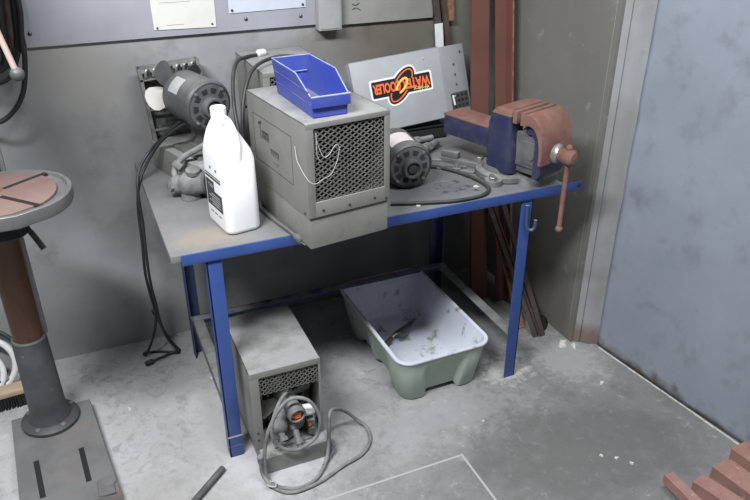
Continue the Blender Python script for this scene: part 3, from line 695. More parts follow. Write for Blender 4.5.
b = MB().tube([Vector(p) - o_ for p in [(.335, .39, 1.09), (.368, .43, 1.07), (.380, .43, 1.0), (.362, .41, .93), (.33, .38, .86)]], .0055, 8); b.build('cord_loop', 'black', t)

# ------------------------------------------------------------------ second motor and its cord
t = thing('electric_motor', 'round grey electric motor with hollow hub beside the mesh cooler', 'motor', (.85, .20, H), R(0))
o_ = Vector(t.location)
c0 = Vector((.850, .36, .889)) - o_; c1 = Vector((.834, .165, .884)) - o_
mo = motor(t, c0, c1, .078, hub=True)
wrap_label(c0, (c1 - c0)  .normalized(), .0785, .07, .15, -20, 42, Vector((0, 0, 1)), 'pink', mo)
b = MB().cbox((-.005, .06, .006), (.10, .10, .011), bevel=.002)
for x in (-.045, .03): b.cbox((x, .06, .02), (.008, .09, .03), bevel=.001)
b.build('mounting_foot', 'iron', t)
b = MB().prism([(0, 0), (.03, 0), (.012, .10), (.004, .10)], 0, .004, Matrix.Translation((.055, .045, .02)) @ Matrix.Rotation(R(90), 4, 'X') @ Matrix.Rotation(R(10), 4, 'Y')); b.build('fin_bracket', 'motorf', t)
t = thing('power_cord', 'black cord curling in a loop across the worktop beside the motor', 'power cord', (.99, .15, H))
o_ = Vector(t.location); z = .807
pts = [(.895, .27, .85), (.93, .31, .815), (.985, .32, z), (1.03, .275, z), (1.064, .205, z), (1.085, .12, z), (1.078, .055, z), (1.04, .018, z), (.99, .008, z), (.92, .010, z), (.85, .028, z), (.78, .05, z), (.72, .075, z)]
MB().tube([Vector(p) - o_ for p in pts], .0066, 10).build('cord', 'black', t)

# ------------------------------------------------------------------ light grey cooler cover with sticker, leaning
BR = Vector((1.217, .60, .884)); TR = Vector((1.206, .68, 1.152)); TL = Vector((.823, .68, 1.122)); BL = TL + (BR - TR)
t = thing('cooler_cover', 'light grey sheet metal cover with orange sticker leaning behind the coolers', 'panel', BL)
ex = (TR - TL).normalized(); ez = (TL - BL).normalized(); ez = (ez - ex * ez.dot(ex)).normalized(); ey = ex.cross(ez)  # away from the camera? fixed below
if ey.y < 0: ey = -ey
PM = Matrix((ex, ey, ez)).transposed().to_4x4()
PW, PH = (TR - TL).length, (TL - BL).length
b = MB().box((0, 0, 0), (PW, .004, PH), .001, PM); b.box((0, 0, PH - .004), (PW, .05, PH), .001, PM); b.box((0, 0, 0), (PW, .05, .004), .001, PM); b.box((0, 0, 0), (.004, .05, PH), .001, PM)
main = b.build('front_panel', 'cover', t)
FM = PM @ Matrix.Translation((PW, 0, 0)) @ Matrix.Rotation(R(27), 4, 'Z')
FW = .168
b = MB().box((0.001, 0, .0), (FW, .004, PH * .985), .001, FM); fl_ = b.build('side_flange', 'cover', t)
b = MB().box((.035, -.0012, .02), (.155, .001, .088), 0, FM); lv = b.build('louvre_plate', 'motor', fl_)
b = MB()
for i in range(4):
    for j in range(3): b.box((.048 + i * .027, -.0022, .027 + j * .021), (.066 + i * .027, -.0008, .039 + j * .021), 0, FM)
b.build('louvre_slots', 'dark', lv)
b = MB().tube([FM @ Vector(p) for p in [(.058, -.004, .075), (.045, -.004, .08), (.05, -.004, .04)]], .004, 6, smooth=False); b.build('clip', 'white', lv)
for x, z in ((.14, .245), (.085, .2), (.085, .16), (.085, .12)): MB().lathe([(.006, 0), (.005, .002)], FM @ Vector((x, -.0002, z)), FM @ Vector((x, -1, z)), 10, True, False).build('dimple', 'motor', fl_)
MB().lathe([(.006, 0), (.004, .003)], PM @ Vector((PW - .07, 0, PH - .035)), PM @ Vector((PW - .07, -1, PH - .035)), 10, True, False).build('dimple', 'trunk', main)
# sticker, upside down as it stands
SK = .93
SC = Matrix.Translation(PM @ Vector((.203, -.0006, .160))) @ PM @ Matrix.Rotation(R(180), 4, 'Y') @ Matrix.Rotation(R(90), 4, 'X') @ Matrix.Diagonal((SK, SK, 1, 1))
# sticker plane: local x along the lettering, local y up the lettering, z out of the sheet
def spoly(poly, z0, z1, mname, name, parent, lab=None):
    o = MB().prism(poly, z0, z1, SC).build(name, mname, parent, angle=20); return o
def rr2(w_, h_, r_): return [(x, y) for x, y, _ in rrect(w_, h_, r_, 0, 0, 0, 5)]
def ell(a, c, rot, n=48, cx=0, cy=0):
    return [(cx + a * math.cos(2 * PI * k / n) * math.cos(rot) - c * math.sin(2 * PI * k / n) * math.sin(rot), cy + a * math.cos(2 * PI * k / n) * math.sin(rot) + c * math.sin(2 * PI * k / n) * math.cos(rot)) for k in range(n)]
RT = R(48)
st = spoly(rr2(.288, .084, .010), 0, .0008, 'stwhite', 'sticker', main)
plabel(st, 'orange and black sticker, upside down')
spoly(ell(.096, .050, RT), 0, .0007, 'stwhite', 'sticker_border', st)
spoly(rr2(.272, .068, .006), .0002, .0012, 'stblack', 'sticker_band', st)
spoly(ell(.088, .042, RT), .0002, .0011, 'stblack', 'sticker_oval', st)
def ringpoly(a0, c0, a1, c1, rot, z0, z1, mname, name, k0=0, k1=48, n=48):
    A, B = ell(a0, c0, rot, n), ell(a1, c1, rot, n); mb = MB()
    for k in range(k0, k1):
        i, j = k % n, (k + 1) % n
        mb.prism([A[i], A[j], B[j], B[i]], z0, z1, SC)
    return mb.build(name, mname, st)
ringpoly(.080, .034, .074, .028, RT, .0008, .0017, 'orange', 'sticker_ring')
spoly(rr2(.266, .046, .004), .0010, .0018, 'stblack', 'sticker_bar', st)
ringpoly(.040, .021, .030, .011, RT * .95, .0026, .0034, 'yellow', 'sticker_swirl', 4, 44)
def text(body, size, x, y, mname, name, z=.0021, ext=.0003, off=0., sx=1., shear=0.):
    c = bpy.data.curves.new(name, 'FONT'); c.body = body; c.size = size; c.align_x = 'CENTER'; c.align_y = 'CENTER'; c.extrude = ext; c.offset = off; c.shear = shear
    o = bpy.data.objects.new(name, c); COL.objects.link(o)
    bpy.context.view_layer.update()
    me = bpy.data.meshes.new_from_object(o.evaluated_get(bpy.context.evaluated_depsgraph_get()))
    bpy.data.objects.remove(o); bpy.data.curves.remove(c)
    for v in me.vertices: v.co = SC @ Vector((x + v.co.x * sx, y + v.co.y, z + v.co.z))
    me.materials.clear(); me.materials.append(M[mname])
    q_ = bpy.data.objects.new(name, me); COL.objects.link(q_); q_.parent = st
    return q_
text('WATER', .054, -.067, -.004, 'orange', 'lettering', off=.0022, sx=.68)
text('COOLER', .054, .067, -.004, 'orange', 'lettering', off=.0022, sx=.58)
text('Weldtec', .021, -.088, .024, 'yellow', 'lettering', off=.0006, sx=1.)

# black steel tray that the cover rests on
t = thing('steel_channel', 'black steel channel lying flat under the light grey cover', 'scrap metal', (.94, .60, H))
b = MB().box((0, 0, 0), (.27, .15, .006), .001); b.box((0, 0, 0), (.27, .006, .05), .001); b.box((0, .144, 0), (.27, .15, .05), .001); b.box((0, 0, .044), (.27, .15, .05), .001); b.build('channel', 'bristle', t)

# ------------------------------------------------------------------ vise
VA = R(17)
t = thing('bench_vise', 'blue bench vise with rusty jaws clamped on the right bench corner', 'vise', (1.2307, .108, H), VA)
b = MB().lathe([(.0, 0), (.105, 0), (.108, .006), (.105, .02), (.085, .028), (.08, .045), (.0, .045)], (0, .06, 0), (0, .06, 1), 36, False, False)
for an in (200, 320, 90, 30):
    a = R(an); c = Vector((.115 * math.cos(a), .06 + .115 * math.sin(a), 0)); b.cyl(c, c + Vector((0, 0, .018)), .034, .03)
base = b.build('swivel_base', 'iron', t)
for an in (200, 320, 90, 30):
    a = R(an); c = Vector((.122 * math.cos(a), .06 + .122 * math.sin(a), .018)); MB().hexnut(c, .014, .012).build('bolt', 'steel', base)
b = MB()
# fixed body: flared foot into an upright block
secs = [(.150, .125, .035, .035, .045), (.158, .118, .028, .06, .04), (.164, .115, .02, .10, .036), (.168, .108, .016, .15, .036), (.168, .104, .014, .205, .036), (.168, .085, .012, .24, .03)]
b.loft([rrect(w_, d_, r_, z, 0, cy, 5) for (w_, d_, r_, z, cy) in secs]); body = b.build('fixed_jaw', 'vise', t)
b = MB().loft([rrect(.15, .085, .012, .238, 0, .03), rrect(.170, .090, .012, .243, 0, .03), rrect(.168, .072, .012, .262, 0, .022), rrect(.16, .050, .01, .268, 0, .012)]); b.build('jaw_cap', 'rust', body)
# rear tail: box beam with a rusty cap
b = MB().box((-.050, .06, .095), (.050, .328, .165), .006); b.build('slide_tail', 'vise', t)
b = MB().box((-.052, .075, .165), (.052, .330, .174), .004); b.build('tail_cap', 'rust', t)
b = MB().box((-.05, -.125, .07), (.05, .10, .19), .01); b.box((-.04, -.128, .045), (.04, .06, .09), .008); b.build('slide', 'iron', t)
b = MB().box((-.0545, -.105, .085), (-.048, -.045, .165), .004); o = b.build('slide_plate', 'iron', t)
MB().hexnut((-.054, -.09, .115), .009, .007, (-1, 0, 0)).build('bolt', 'steel', o)
# jaws plates
MB().box((-.084, -.036, .225), (.084, -.020, .268), .002).build('jaw_plate', 'rust', t)
MB().box((-.084, -.066, .225), (.084, -.052, .269), .002).build('jaw_plate', 'rust', t)
# moving jaw: hooded arch
outer = [(-.064, .272), (-.09, .279), (-.115, .277), (-.145, .266), (-.170, .246), (-.19, .218), (-.202, .185), (-.206, .150), (-.203, .115)]
inner = [(-.185, .115), (-.186, .15), (-.181, .178), (-.17, .205), (-.152, .225), (-.13, .238), (-.105, .243), (-.085, .24), (-.064, .225)]
poly = outer + inner; MX = Matrix(((0, 0, 1, 0), (1, 0, 0, 0), (0, 1, 0, 0), (0, 0, 0, 1)))
n_ = len(poly); b = MB()
rings = []
for x, k in ((-.082, .96), (-.077, 1), (.077, 1), (.082, .96)):
    rings.append([(x, -.064 + (y + .064) * .60, .19 + (z - .2) * k) for y, z in poly])
b.loft(rings); b.build('moving_jaw', 'rust', t, angle=40)
b = MB(); pr = [(-.064, .225), (-.085, .24), (-.105, .243), (-.13, .238), (-.152, .225), (-.17, .205), (-.181, .178), (-.186, .15), (-.185, .115), (-.185, .08), (-.165, .06), (-.13, .055), (-.13, .19), (-.10, .205), (-.064, .205)]
b.loft([[(x, -.064 + (y + .064) * .60, z - .01) for y, z in pr] for x in (-.062, .062)]); b.build('jaw_body', 'vise', t, angle=40)
MB().lathe([(.034, 0), (.034, .018), (.028, .024), (.026, .03)], (0, -.136, .135), (0, -1, .135), 24, True, False).build('thrust_collar', 'steel', t)
b = MB().lathe([(.0, 0), (.02, 0), (.024, .008), (.024, .03), (.028, .036), (.028, .062), (.02, .07), (.0, .072)], (0, -.150, .135), (0, -1, .135), 20, False, False); sc = b.build('screw_head', 'rust', t)
hb = (0, -.262, .0)
b = MB().cyl((0, -.196, .165), (.0, -.196, -.125), .0085, n=14); b.ball((0, -.196, .166), .012); b.ball((0, -.196, -.127), .013); b.build('handle_bar', 'rust', sc)
# lower guard of base: dark tongue towards the corner
b = MB().loft([rrect(.19, .15, .05, .0, .05, -.02), rrect(.18, .14, .05, .016, .05, -.02), rrect(.12, .1, .04, .026, .05, -.02)]); b.build('base_flange', 'iron', t)

# ------------------------------------------------------------------ loose ironmongery by the vise
def flatspanner(name, lab, p, ang, L_, w_=.018, h=.008, g=None, m='iron'):
    t = thing(name, lab, 'spanner', p, ang, g)
    b = MB().box((.02, -w_ / 2, 0), (L_ - .02, w_ / 2, h), .0025)
    for x, r_ in ((0, w_ * .95), (L_, w_ * .85)):
        pl = []
        for k in range(20):
            a = R(40) + (2 * PI - R(80)) * k / 19
            pl.append((math.cos(a) * r_, math.sin(a) * r_))
        pl += [(-r_ * .15, -r_ * .42), (-r_ * .15, r_ * .42)]
        if x == 0: pl = [(-px, py) for px, py in pl]
        b.prism([(x + px, py) for px, py in pl], 0, h + .001)
    b.build('shank', m, t); return t
flatspanner('spanner', 'long dusty spanner lying beside the vise tail on the worktop', (.995, .405, H), R(-30), .26)
flatspanner('spanner', 'short dusty spanner near the vise base bolt', (1.02, .30, H), R(-46), .15, .016)
def fitting(lab, a, c, r_, g='pipe fittings on the worktop', z=None):
    a = Vector(a); c = Vector(c); L_ = (c - a).length
    t = thing('pipe_fitting', lab, 'pipe fitting', (a.x, a.y, H), 0, g); o_ = Vector(t.location)
    b = MB().lathe([(r_ * .7, .04 * L_), (r_, .0), (r_, .28 * L_), (r_ * .72, .3 * L_), (r_ * .68, .7 * L_), (r_ * .72, L_), (r_ * .5, L_), (r_ * .5, .9 * L_), (0, .9 * L_)], a - o_, c - o_, 20, True, False); b.build('pipe', 'iron', t)
    MB().hexnut(a - o_ + (c - a) * .4, r_ * .95, L_ * .18, c - a).build('nut', 'iron', t)
fitting('grey pipe fitting with a collar lying behind the round motor', (1.0, .43, H + .022), (1.11, .50, H + .022), .022)
fitting('slim pipe nipple near the black channel and vise tail', (.99, .56, H + .017), (1.13, .575, H + .017), .017)
fitting('stub of pipe tucked behind the mesh cooler and motor', (.80, .47, H + .022), (.90, .40, H + .022), .022)
t = thing('clamp_bar', 'dusty angled clamp bar leaning at the foot of the vise', 'scrap metal', (1.12, .30, H), R(-55))
b = MB().box((-.09, -.016, 0), (.10, .016, .02), .004); b.box((-.09, -.014, .018), (-.02, .014, .045), .006); b.build('bar', 'iron', t)
t = thing('flat_bar', 'flat grey steel strip lying between motor cord and vise', 'scrap metal', (.985, .36, H), R(-35))
MB().box((0, -.011, 0), (.16, .011, .006), .001).build('bar', 'motor', t)
def boltthing(lab, p, r_, h, ang=0):
    t = thing('hex_bolt', lab, 'bolt', p, ang, 'loose bolts on the worktop')
    MB().hexnut((0, 0, 0), r_, h).build('head', 'iron', t); MB().cyl((0, 0, h), (0, 0, h * 2.0), r_ * .55, n=14).build('shank', 'steel', t)
boltthing('stubby bolt standing on its head inside the cord loop', (1.065, .255, H), .017, .014)
boltthing('bolt standing close to the vise base lug', (1.125, .115, H), .016, .014)
boltthing('small bolt standing between motor and spanners', (.965, .345, H), .010, .008)
for k, (x, y) in enumerate(((.955, .30), (.945, .335), (1.055, .10), (.80, .035))):
    t = MB().prism(blob(0, 0, .009, .006, 9, .5, k + 3), 0, .003).build('paint_flake', 'chip', None)
    t.location = (x, y, H); tag(t, 'white paint flake on the dusty worktop', 'flake', 'paint flakes on the worktop')
# blue paint spill and tan wear on the worktop: thin films of the bench
bench = bpy.data.objects['workbench']
b = MB()
for k in range(26):
    rx = random.uniform(.004, .016); b.prism(blob(.985 + random.gauss(0, .045), .135 + random.gauss(0, .05), rx, rx * random.uniform(.5, 1), 12, .6, k), H, H + .0006)
o = plabel(b.build('paint_spill', 'vise', bpy.data.objects['worktop']), 'dried blue paint spots'); o['kind'] = 'stuff'

# ------------------------------------------------------------------ steel leaning in the corner
def leaning(name, lab, a, c, poly, m, up=Vector((0, -1, 0)), g='steel bars leaning in the corner', edge=None):
    a, c = Vector(a), Vector(c); ax = (c - a).normalized(); yy = (up - ax * up.dot(ax)).normalized(); xx = yy.cross(ax)
    Mx = Matrix((xx, yy, ax)).transposed().to_4x4()
    t = thing(name, lab, 'steel bar', a, 0, g); L_ = (c - a).length
    MB().prism(poly, 0, L_, Mx).build('bar', m, t)
    if edge: MB().prism(edge, .0, L_, Mx).build('rusty_edge', 'rusto', t)
    return t
flat = lambda w_, t_: [(-w_ / 2, -t_ / 2), (w_ / 2, -t_ / 2), (w_ / 2, t_ / 2), (-w_ / 2, t_ / 2)]
angle_ = lambda w_, t_: [(-w_ / 2, 0), (w_ / 2, 0), (w_ / 2, t_), (-w_ / 2 + t_, t_), (-w_ / 2 + t_, w_ * .8), (-w_ / 2, w_ * .8)]
leaning('steel_bar', 'wide red oxide flat bar leaning behind the vise', (1.394, .55, .002), (1.402, .80, 1.95), flat(.082, .01), 'rustr')
leaning('steel_bar', 'rusty angle bar with flaking orange edge, nearest the greenish wall', (1.478, .50, .002), (1.484, .79, 1.95), angle_(.056, .006), 'rustr', edge=[(-.034, 0), (-.028, 0), (-.028, .045), (-.034, .045)])
leaning('steel_bar', 'thin brown bar slanting up the wall behind the grey cover', (1.325, .785, H), (1.205, .815, 1.55), flat(.026, .012), 'brown')
leaning('steel_bar', 'second thin brown bar just right of the slanting one', (1.355, .775, H), (1.245, .817, 1.55), flat(.022, .012), 'brown')
leaning('steel_bar', 'short orange rusted strip standing behind the bench right leg', (1.445, .27, .002), (1.43, .74, .70), flat(.03, .008), 'rusto')
leaning('steel_bar', 'long dark brown angle strip with its foot beside the bench right leg', (1.462, .19, .002), (1.405, .822, .76), angle_(.026, .005), 'brown')
leaning('steel_bar', 'dark brown strip with its foot nearest the rubber scrap', (1.494, .185, .002), (1.46, .815, .85), flat(.022, .008), 'brown')
leaning('white_strip', 'white plastic strip standing upright behind the grey cover', (1.285, .770, H), (1.258, .795, 1.215), flat(.036, .004), 'white', g=None)
leaning('bracket', 'orange brown bracket piece high up beside the slanting brown bars', (1.315, .805, 1.22), (1.30, .815, 1.5), flat(.035, .012), 'rusto', g=None)

# dark rubber scrap in the corner
t = thing('rubber_scrap', 'black crumpled rubber scrap on the floor by the corner wall', 'scrap', (1.535, .27, 0))
MB().loft([[(x, y, 0) for x, y in blob(0, 0, .035, .055, 24, .3, 4)], [(x * .8, y * .85, .02) for x, y in blob(0, 0, .035, .055, 24, .3, 4)], [(x * .3 + .01, y * .3, .034) for x, y in blob(0, 0, .035, .055, 24, .3, 4)]]).build('lump', 'bristle', t)

# ------------------------------------------------------------------ green tub
t = thing('storage_tub', 'green plastic tub with white coated inside on the floor under the bench', 'tub', (.916, .306, 0), .011)
TW, TD, TH = .388, .630, .200
def tubring(w_, d_, r_, z, rec=0., lift=0.):
    out = []
    base_ = rrect(w_, d_, r_, z, 0, 0, 6)
    # resample into a closed loop with recesses in the middle of every side
    seg = []
    n = len(base_)
    for i in range(n):
        p, q_ = Vector(base_[i]), Vector(base_[(i + 1) % n]); L_ = (q_ - p).length
        if L_ > .05:
            K = 24
            for k in range(K):
                f = k / K; pt = p.lerp(q_, f)
                nn = Vector(((q_ - p).y, -(q_ - p).x, 0)).normalized()
                sft = 0; g2 = 0
                if rec:
                    g = min(max((min(f, 1 - f) - .14) / .08, 0), 1); sft = -rec * g * g * (3 - 2 * g)
                    if L_ > .35:
                        h_ = min(max((abs(f - .5) - .03) / .05, 0), 1); sft *= h_ * h_ * (3 - 2 * h_)
                    g2 = g * g * (3 - 2 * g)
                seg.append(pt + nn * sft + Vector((0, 0, lift * g2)))
        else: seg.append(p)
    return seg
b = MB().loft([tubring(TW - .085, TD - .085, .05, .0, .012, .024), tubring(TW - .070, TD - .070, .052, .006, .016, .022), tubring(TW - .026, TD - .026, .054, .14, .012), tubring(TW - .024, TD - .024, .055, .155, .003), tubring(TW - .012, TD - .012, .056, .178, 0), tubring(TW - .004, TD - .004, .056, TH - .002, 0)], True, False)
tub = b.build('tub', 'green', t, angle=50)
b = MB().loft([tubring(TW - .004, TD - .004, .056, TH - .008), tubring(TW + .004, TD + .004, .06, TH - .004), tubring(TW + .004, TD + .004, .06, TH + .001), tubring(TW, TD, .058, TH + .004), tubring(TW - .024, TD - .024, .05, TH + .002), tubring(TW - .032, TD - .032, .047, TH - .012),
               tubring(TW - .075, TD - .085, .046, .12, -.003), tubring(TW - .125, TD - .14, .045, .040, -.003), tubring(TW - .16, TD - .17, .04, .030, 0)], False, True)
b.build('lining', 'lining', t, angle=50)
t = thing('trowel', 'grey metal trowel lying inside the green tub', 'trowel', (.89, .36, .055), R(25))
tm = Matrix.Rotation(R(-14), 4, 'Y') @ Matrix.Rotation(R(-20), 4, 'X')
b = MB().lathe([(.008, 0), (.012, .01), (.013, .04), (.011, .08), (.008, .085)], tm @ Vector((-.115, 0, .012)), tm @ Vector((-.02, 0, .014)), 12, True, False); b.build('handle', 'brown', t)
MB().tube([tm @ Vector(p) for p in [(-.03, 0, .014), (-.005, 0, .016), (.006, 0, .006), (.02, 0, .004)]], .004, 8).build('tang', 'steel', t)
MB().prism([(0, -.032), (.02, -.038), (.115, -.004), (.12, 0), (.115, .004), (.02, .038), (0, .032)], 0, .0025, tm).build('blade', 'motor', t)

# ------------------------------------------------------------------ pillar drill at the left
t = thing('pillar_drill', 'grey pillar drill with rusty table and column standing left of bench', 'drill', (-.45, .39, 0), 0)
o_ = Vector((-.45, .39, 0))
# base plate corners from the floor
bp_ = [(-.262, -.050), (-.318, .458), (-.582, .446), (-.545, -.09)]
bp2 = [(x + .45, y - .39) for x, y in bp_]
cx = sum(p[0] for p in bp2) / 4; cy = sum(p[1] for p in bp2) / 4
def sc2(k): return [(cx + (x - cx) * k, cy + (y - cy) * k) for x, y in bp2]
b = MB().loft([[(x, y, 0) for x, y in sc2(1.03)], [(x, y, .008) for x, y in sc2(1.03)], [(x, y, .042) for x, y in sc2(1.0)], [(x, y, .05) for x, y in sc2(.985)]])
base = b.build('base', 'drill', t, angle=25)
def slot(a, c, wd):
    a, c = Vector((a[0] + .45, a[1] - .39, 0)), Vector((c[0] + .45, c[1] - .39, 0)); d_ = (c - a).normalized(); n_ = Vector((-d_.y, d_.x, 0)) * wd
    return MB().prism([(p.x, p.y) for p in (a + n_, a - n_, c - n_, c + n_)], .046, .0508)
for a, c in (((-.503, .193), (-.485, .015)), ((-.363, .198), (-.349, .030))): slot(a, c, .0085).build('slot', 'bristle', base)
MB().lathe([(.0, 0), (.02, 0), (.02, .012), (.0, .012)], (-.29 + .45, .0 - .39, .045), (-.29 + .45, .0 - .39, 1), 16, False, False).build('foot_boss', 'drill', base)
b = MB().box((.125, -.445, .049), (.175, -.37, .056), .004); b.build('boss_plate', 'drillrim', base)
b = MB().lathe([(.094, .05), (.096, .054), (.096, .064), (.088, .07), (.072, .076), (.066, .09), (.06, .12), (.0545, .40), (.051, .405)], (0, 0, 0), (0, 0, 1), 40, True, False); sl = b.build('column_sleeve', 'sleeve', t)
for an in (-60, 30, 150, 240): 
    a = R(an); MB().hexnut((.082 * math.cos(a), .082 * math.sin(a), .068), .009, .007).build('bolt', 'drill', sl)
b = MB().lathe([(.054, .402), (.055, .406), (.053, .409)], (0, 0, 0), (0, 0, 1), 40, True, False); b.build('sleeve_lip', 'drillrim', sl)
MB().cyl((0, 0, .40), (0, 0, 1.75), .047, n=40).build('column', 'column', t)
MB().box((.046, -.006, .41), (.060, .012, 1.45), .001).build('rack', 'drillrim', t)
# table: rounded-end plate with a raised rim and coolant channel
tcx, tcy = .034, -.222   # centre in drill coords (world -.395,.152)
def tabring(k, z, w_=.40, d_=.350):
    # half-stadium style: rounded right end, squarer left end
    pts = []
    hw, hd = w_ / 2, d_ / 2
    for k_ in range(17):
        a = R(-62 + 124 * k_ / 16); pts.append((hw - .125 + .125 * math.cos(a) * 1.0, math.sin(a) / math.sin(R(62)) * (hd - .04)))
    pts += [(hw * .30, hd - .002), (-hw * .2, hd), (-hw + .06, hd - .01), (-hw, hd - .06), (-hw, -hd + .06), (-hw + .06, -hd + .01), (-hw * .2, -hd), (hw * .30, -hd + .002)]
    return [(tcx + x * k[0], tcy + y * k[1], z) for x, y in pts]
b = MB().loft([tabring((.86, .86), .955), tabring((.985, .985), .962), tabring((1, 1), .968), tabring((1, 1), .998), tabring((.99, .99), 1.0), tabring((.94, .945), 1.0), tabring((.93, .935), .99), tabring((.5, .5), .99)], True, True)
tb = b.build('table', 'drillrim', t, angle=40)
b = MB().loft([tabring((.80, .86), .989), tabring((.80, .86), .9975), tabring((.79, .85), .9985)]); tp = b.build('table_top', 'drilltop', tb, angle=40)
b = MB()
for (x0, y0, x1, y1) in ((.025, .035, .135, .115), (.02, -.02, .125, -.135)):
    d_ = Vector((x1 - x0, y1 - y0, 0)).normalized(); n_ = Vector((-d_.y, d_.x, 0)) * .007
    b.prism([(tcx + p[0], tcy + p[1]) for p in ((x0 + n_.x, y0 + n_.y), (x0 - n_.x, y0 - n_.y), (x1 - n_.x, y1 - n_.y), (x1 + n_.x, y1 + n_.y))], .995, .9993)
b.build('table_slot', 'bristle', tp)
b = MB().lathe([(.02, .996), (.02, .9992), (.0, .9992)], (tcx + .005, tcy + .03, 0), (tcx + .005, tcy + .03, 1), 20, False, False); b.build('centre_hole', 'rustd', tp)
b = MB().lathe([(.065, .86), (.068, .865), (.068, .955), (.06, .96)], (0, 0, 0), (0, 0, 1), 30, True, False); b.box((-.05, -.22, .90), (.06, -.04, .955), .01); b.lathe([(.055, .880), (.06, .886), (.06, .956)], (tcx + .01, tcy + .0, 0), (tcx + .01, tcy + .0, 1), 24, True, False); br = b.build('table_bracket', 'bristle', t)
b = MB().tube([(.03, -.15, .93), (.07, -.18, .90), (.10, -.20, .865), (.125, -.22, .815)], .0085, 10); b.build('lock_lever', 'motord', br)
# head and feed handle (mostly above the frame)
b = MB().box((-.14, -.36, 1.50), (.10, .26, 1.86), .03); b.cyl((0, -.24, 1.40), (0, -.24, 1.54), .04, .055); b.build('head', 'sleeve', t)
hub = Vector((.11, -.28, 1.60)); b = MB().cyl(hub + Vector((-.06, 0, 0)), hub, .03); hb_ = b.build('feed_hub', 'drill', t)
kn = Vector((-.284 + .45, .10 - .39, 1.326))
for an in (0, 120, 240):
    v = kn - hub; rot = Matrix.Rotation(R(an), 4, 'X'); e = hub + rot @ v
    if an: continue
    MB().cyl(hub, e, .0075, n=12).build('feed_spoke', 'peach', hb_)
    MB().ball(e, .0175).build('knob', 'motor', hb_)

# ------------------------------------------------------------------ dark hoses hung on the wall top left
t = thing('hose_coil', 'dark bundle of hoses hanging on the wall at the top left', 'hose', (-.33, .76, 1.02))
o_ = Vector(t.location)
for k, (x, r_, m) in enumerate(((-.285, .012, 'black'), (-.305, .015, 'brown'), (-.33, .013, 'black'), (-.352, .015, 'brown'), (-.375, .014, 'black'))):
    y0 = .765 + .02 * (k % 2)
    MB().tube([Vector(p) - o_ for p in [(x - .05, y0, 1.72), (x - .01, y0, 1.6), (x + .005, y0, 1.45), (x - .002, y0, 1.33), (x - .02, y0, 1.25 - .02 * (k % 3)), (x - .08, y0, 1.20), (x - .16, y0, 1.24)]], r_, 10).build('hose', m, t)
MB().tube([Vector(p) - o_ for p in [(-.30, .74, 1.62), (-.268, .74, 1.42), (-.283, .74, 1.285), (-.288, .74, 1.22), (-.315, .74, 1.12), (-.363, .74, 1.055), (-.42, .74, 1.03), (-.50, .74, 1.06)]], .0085, 10).build('hose', 'black', t)
MB().tube([Vector(p) - o_ for p in [(-.30, .75, 1.25), (-.335, .75, 1.18), (-.38, .75, 1.155), (-.45, .75, 1.16)]], .007, 10).build('hose', 'black', t)
MB().tube([Vector(p) - o_ for p in [(-.33, .80, 1.66), (-.33, .75, 1.66), (-.33, .735, 1.69)]], .008, 8).build('hanger', 'iron', t)

# ------------------------------------------------------------------ hand brush and white cable coil behind the drill
t = thing('broom_head', 'broom head with pale wooden back and black bristles behind the drill', 'broom', (-.72, .60, 0), R(4))
MB().box((-.02, -.03, .05), (.225, .03, .072), .005).build('back', 'wood', t)
b = MB()
for i in range(30):
    for j in range(6):
        x = -.012 + i * .0079; y = -.025 + j * .010
        b.cyl((x, y, .052), (x + random.uniform(-.004, .004), y * 1.25 + random.uniform(-.003, .003), .0), .0032, .0042, n=5)
bb = b.build('bristles', 'bristle', t); bb['kind'] = 'stuff'
t = thing('cable_coil', 'white cable coil with black rim lying by the wall behind the drill', 'cable', (-.66, .74, 0))
MB().tube([(.10 * math.cos(a), .05 * math.sin(a) , .10 + .088 * math.sin(a)) for a in [2 * PI * k / 16 for k in range(16)]], .012, 10, closed=True).build('cable', 'white', t)
MB().tube([(.065 * math.cos(a) - .01, .04 * math.sin(a) - .025, .082 + .066 * math.sin(a)) for a in [2 * PI * k / 16 for k in range(16)]], .011, 10, closed=True).build('cable', 'white', t)
MB().tube([(.118 * math.cos(a), .05 * math.sin(a) + .014, .12 + .105 * math.sin(a)) for a in [2 * PI * k / 16 for k in range(16)]], .008, 10, closed=True).build('rim', 'black', t)
MB().tube([(-.06, -.05, .06), (.02, -.055, .055), (.08, -.03, .045)], .006, 8).build('tie', 'cordg', t)

# ------------------------------------------------------------------ floor things
t = thing('steel_rod', 'dark steel tube lying on the floor in front of the left leg', 'steel tube', (.059, -.045, 0))
b = MB(); a_ = Vector((0, 0, .012)); c_ = Vector((-.42, -.385, .012)); L_ = (c_ - a_).length
b.lathe([(.0, .02), (.007, .02), (.007, 0), (.0115, 0), (.0115, L_), (0, L_)], a_, c_, 16, False, False); b.build('tube', 'motord', t)
chips = [(1.53, .096, .020, .016), (1.571, .070, .016, .009), (1.548, .112, .012, .009), (1.519, -.175, .010, .007), (.13, .463, .006, .005), (-.19, .40, .008, .004), (.42, -.02, .008, .006), (1.30, -.52, .006, .006), (1.33, -.56, .006, .006), (1.26, -.49, .006, .005), (.98, -.18, .005, .004)]
near = ['larger plaster chip on the floor at the foot of the corner wall', 'flat plaster chip touching the door post foot', 'middle plaster chip between the two at the corner wall', 'lone plaster chip on open floor right of the bench']
for k, (x, y, rx, ry) in enumerate(chips):
    pl = blob(0, 0, rx, ry, 11, .6, 20 + k)
    o = MB().loft([[(px, py, 0) for px, py in pl], [(px * .8, py * .8, .004 + rx * .15) for px, py in pl]]).build('plaster_chip', 'chip', None)
    o.location = (x, y, 0); o.rotation_euler.z = k
    tag(o, near[k] if k < 4 else 'tiny white plaster crumb scattered on the concrete floor', 'plaster chip', 'plaster crumbs on the floor' if k >= 4 else 'plaster chips near the corner')

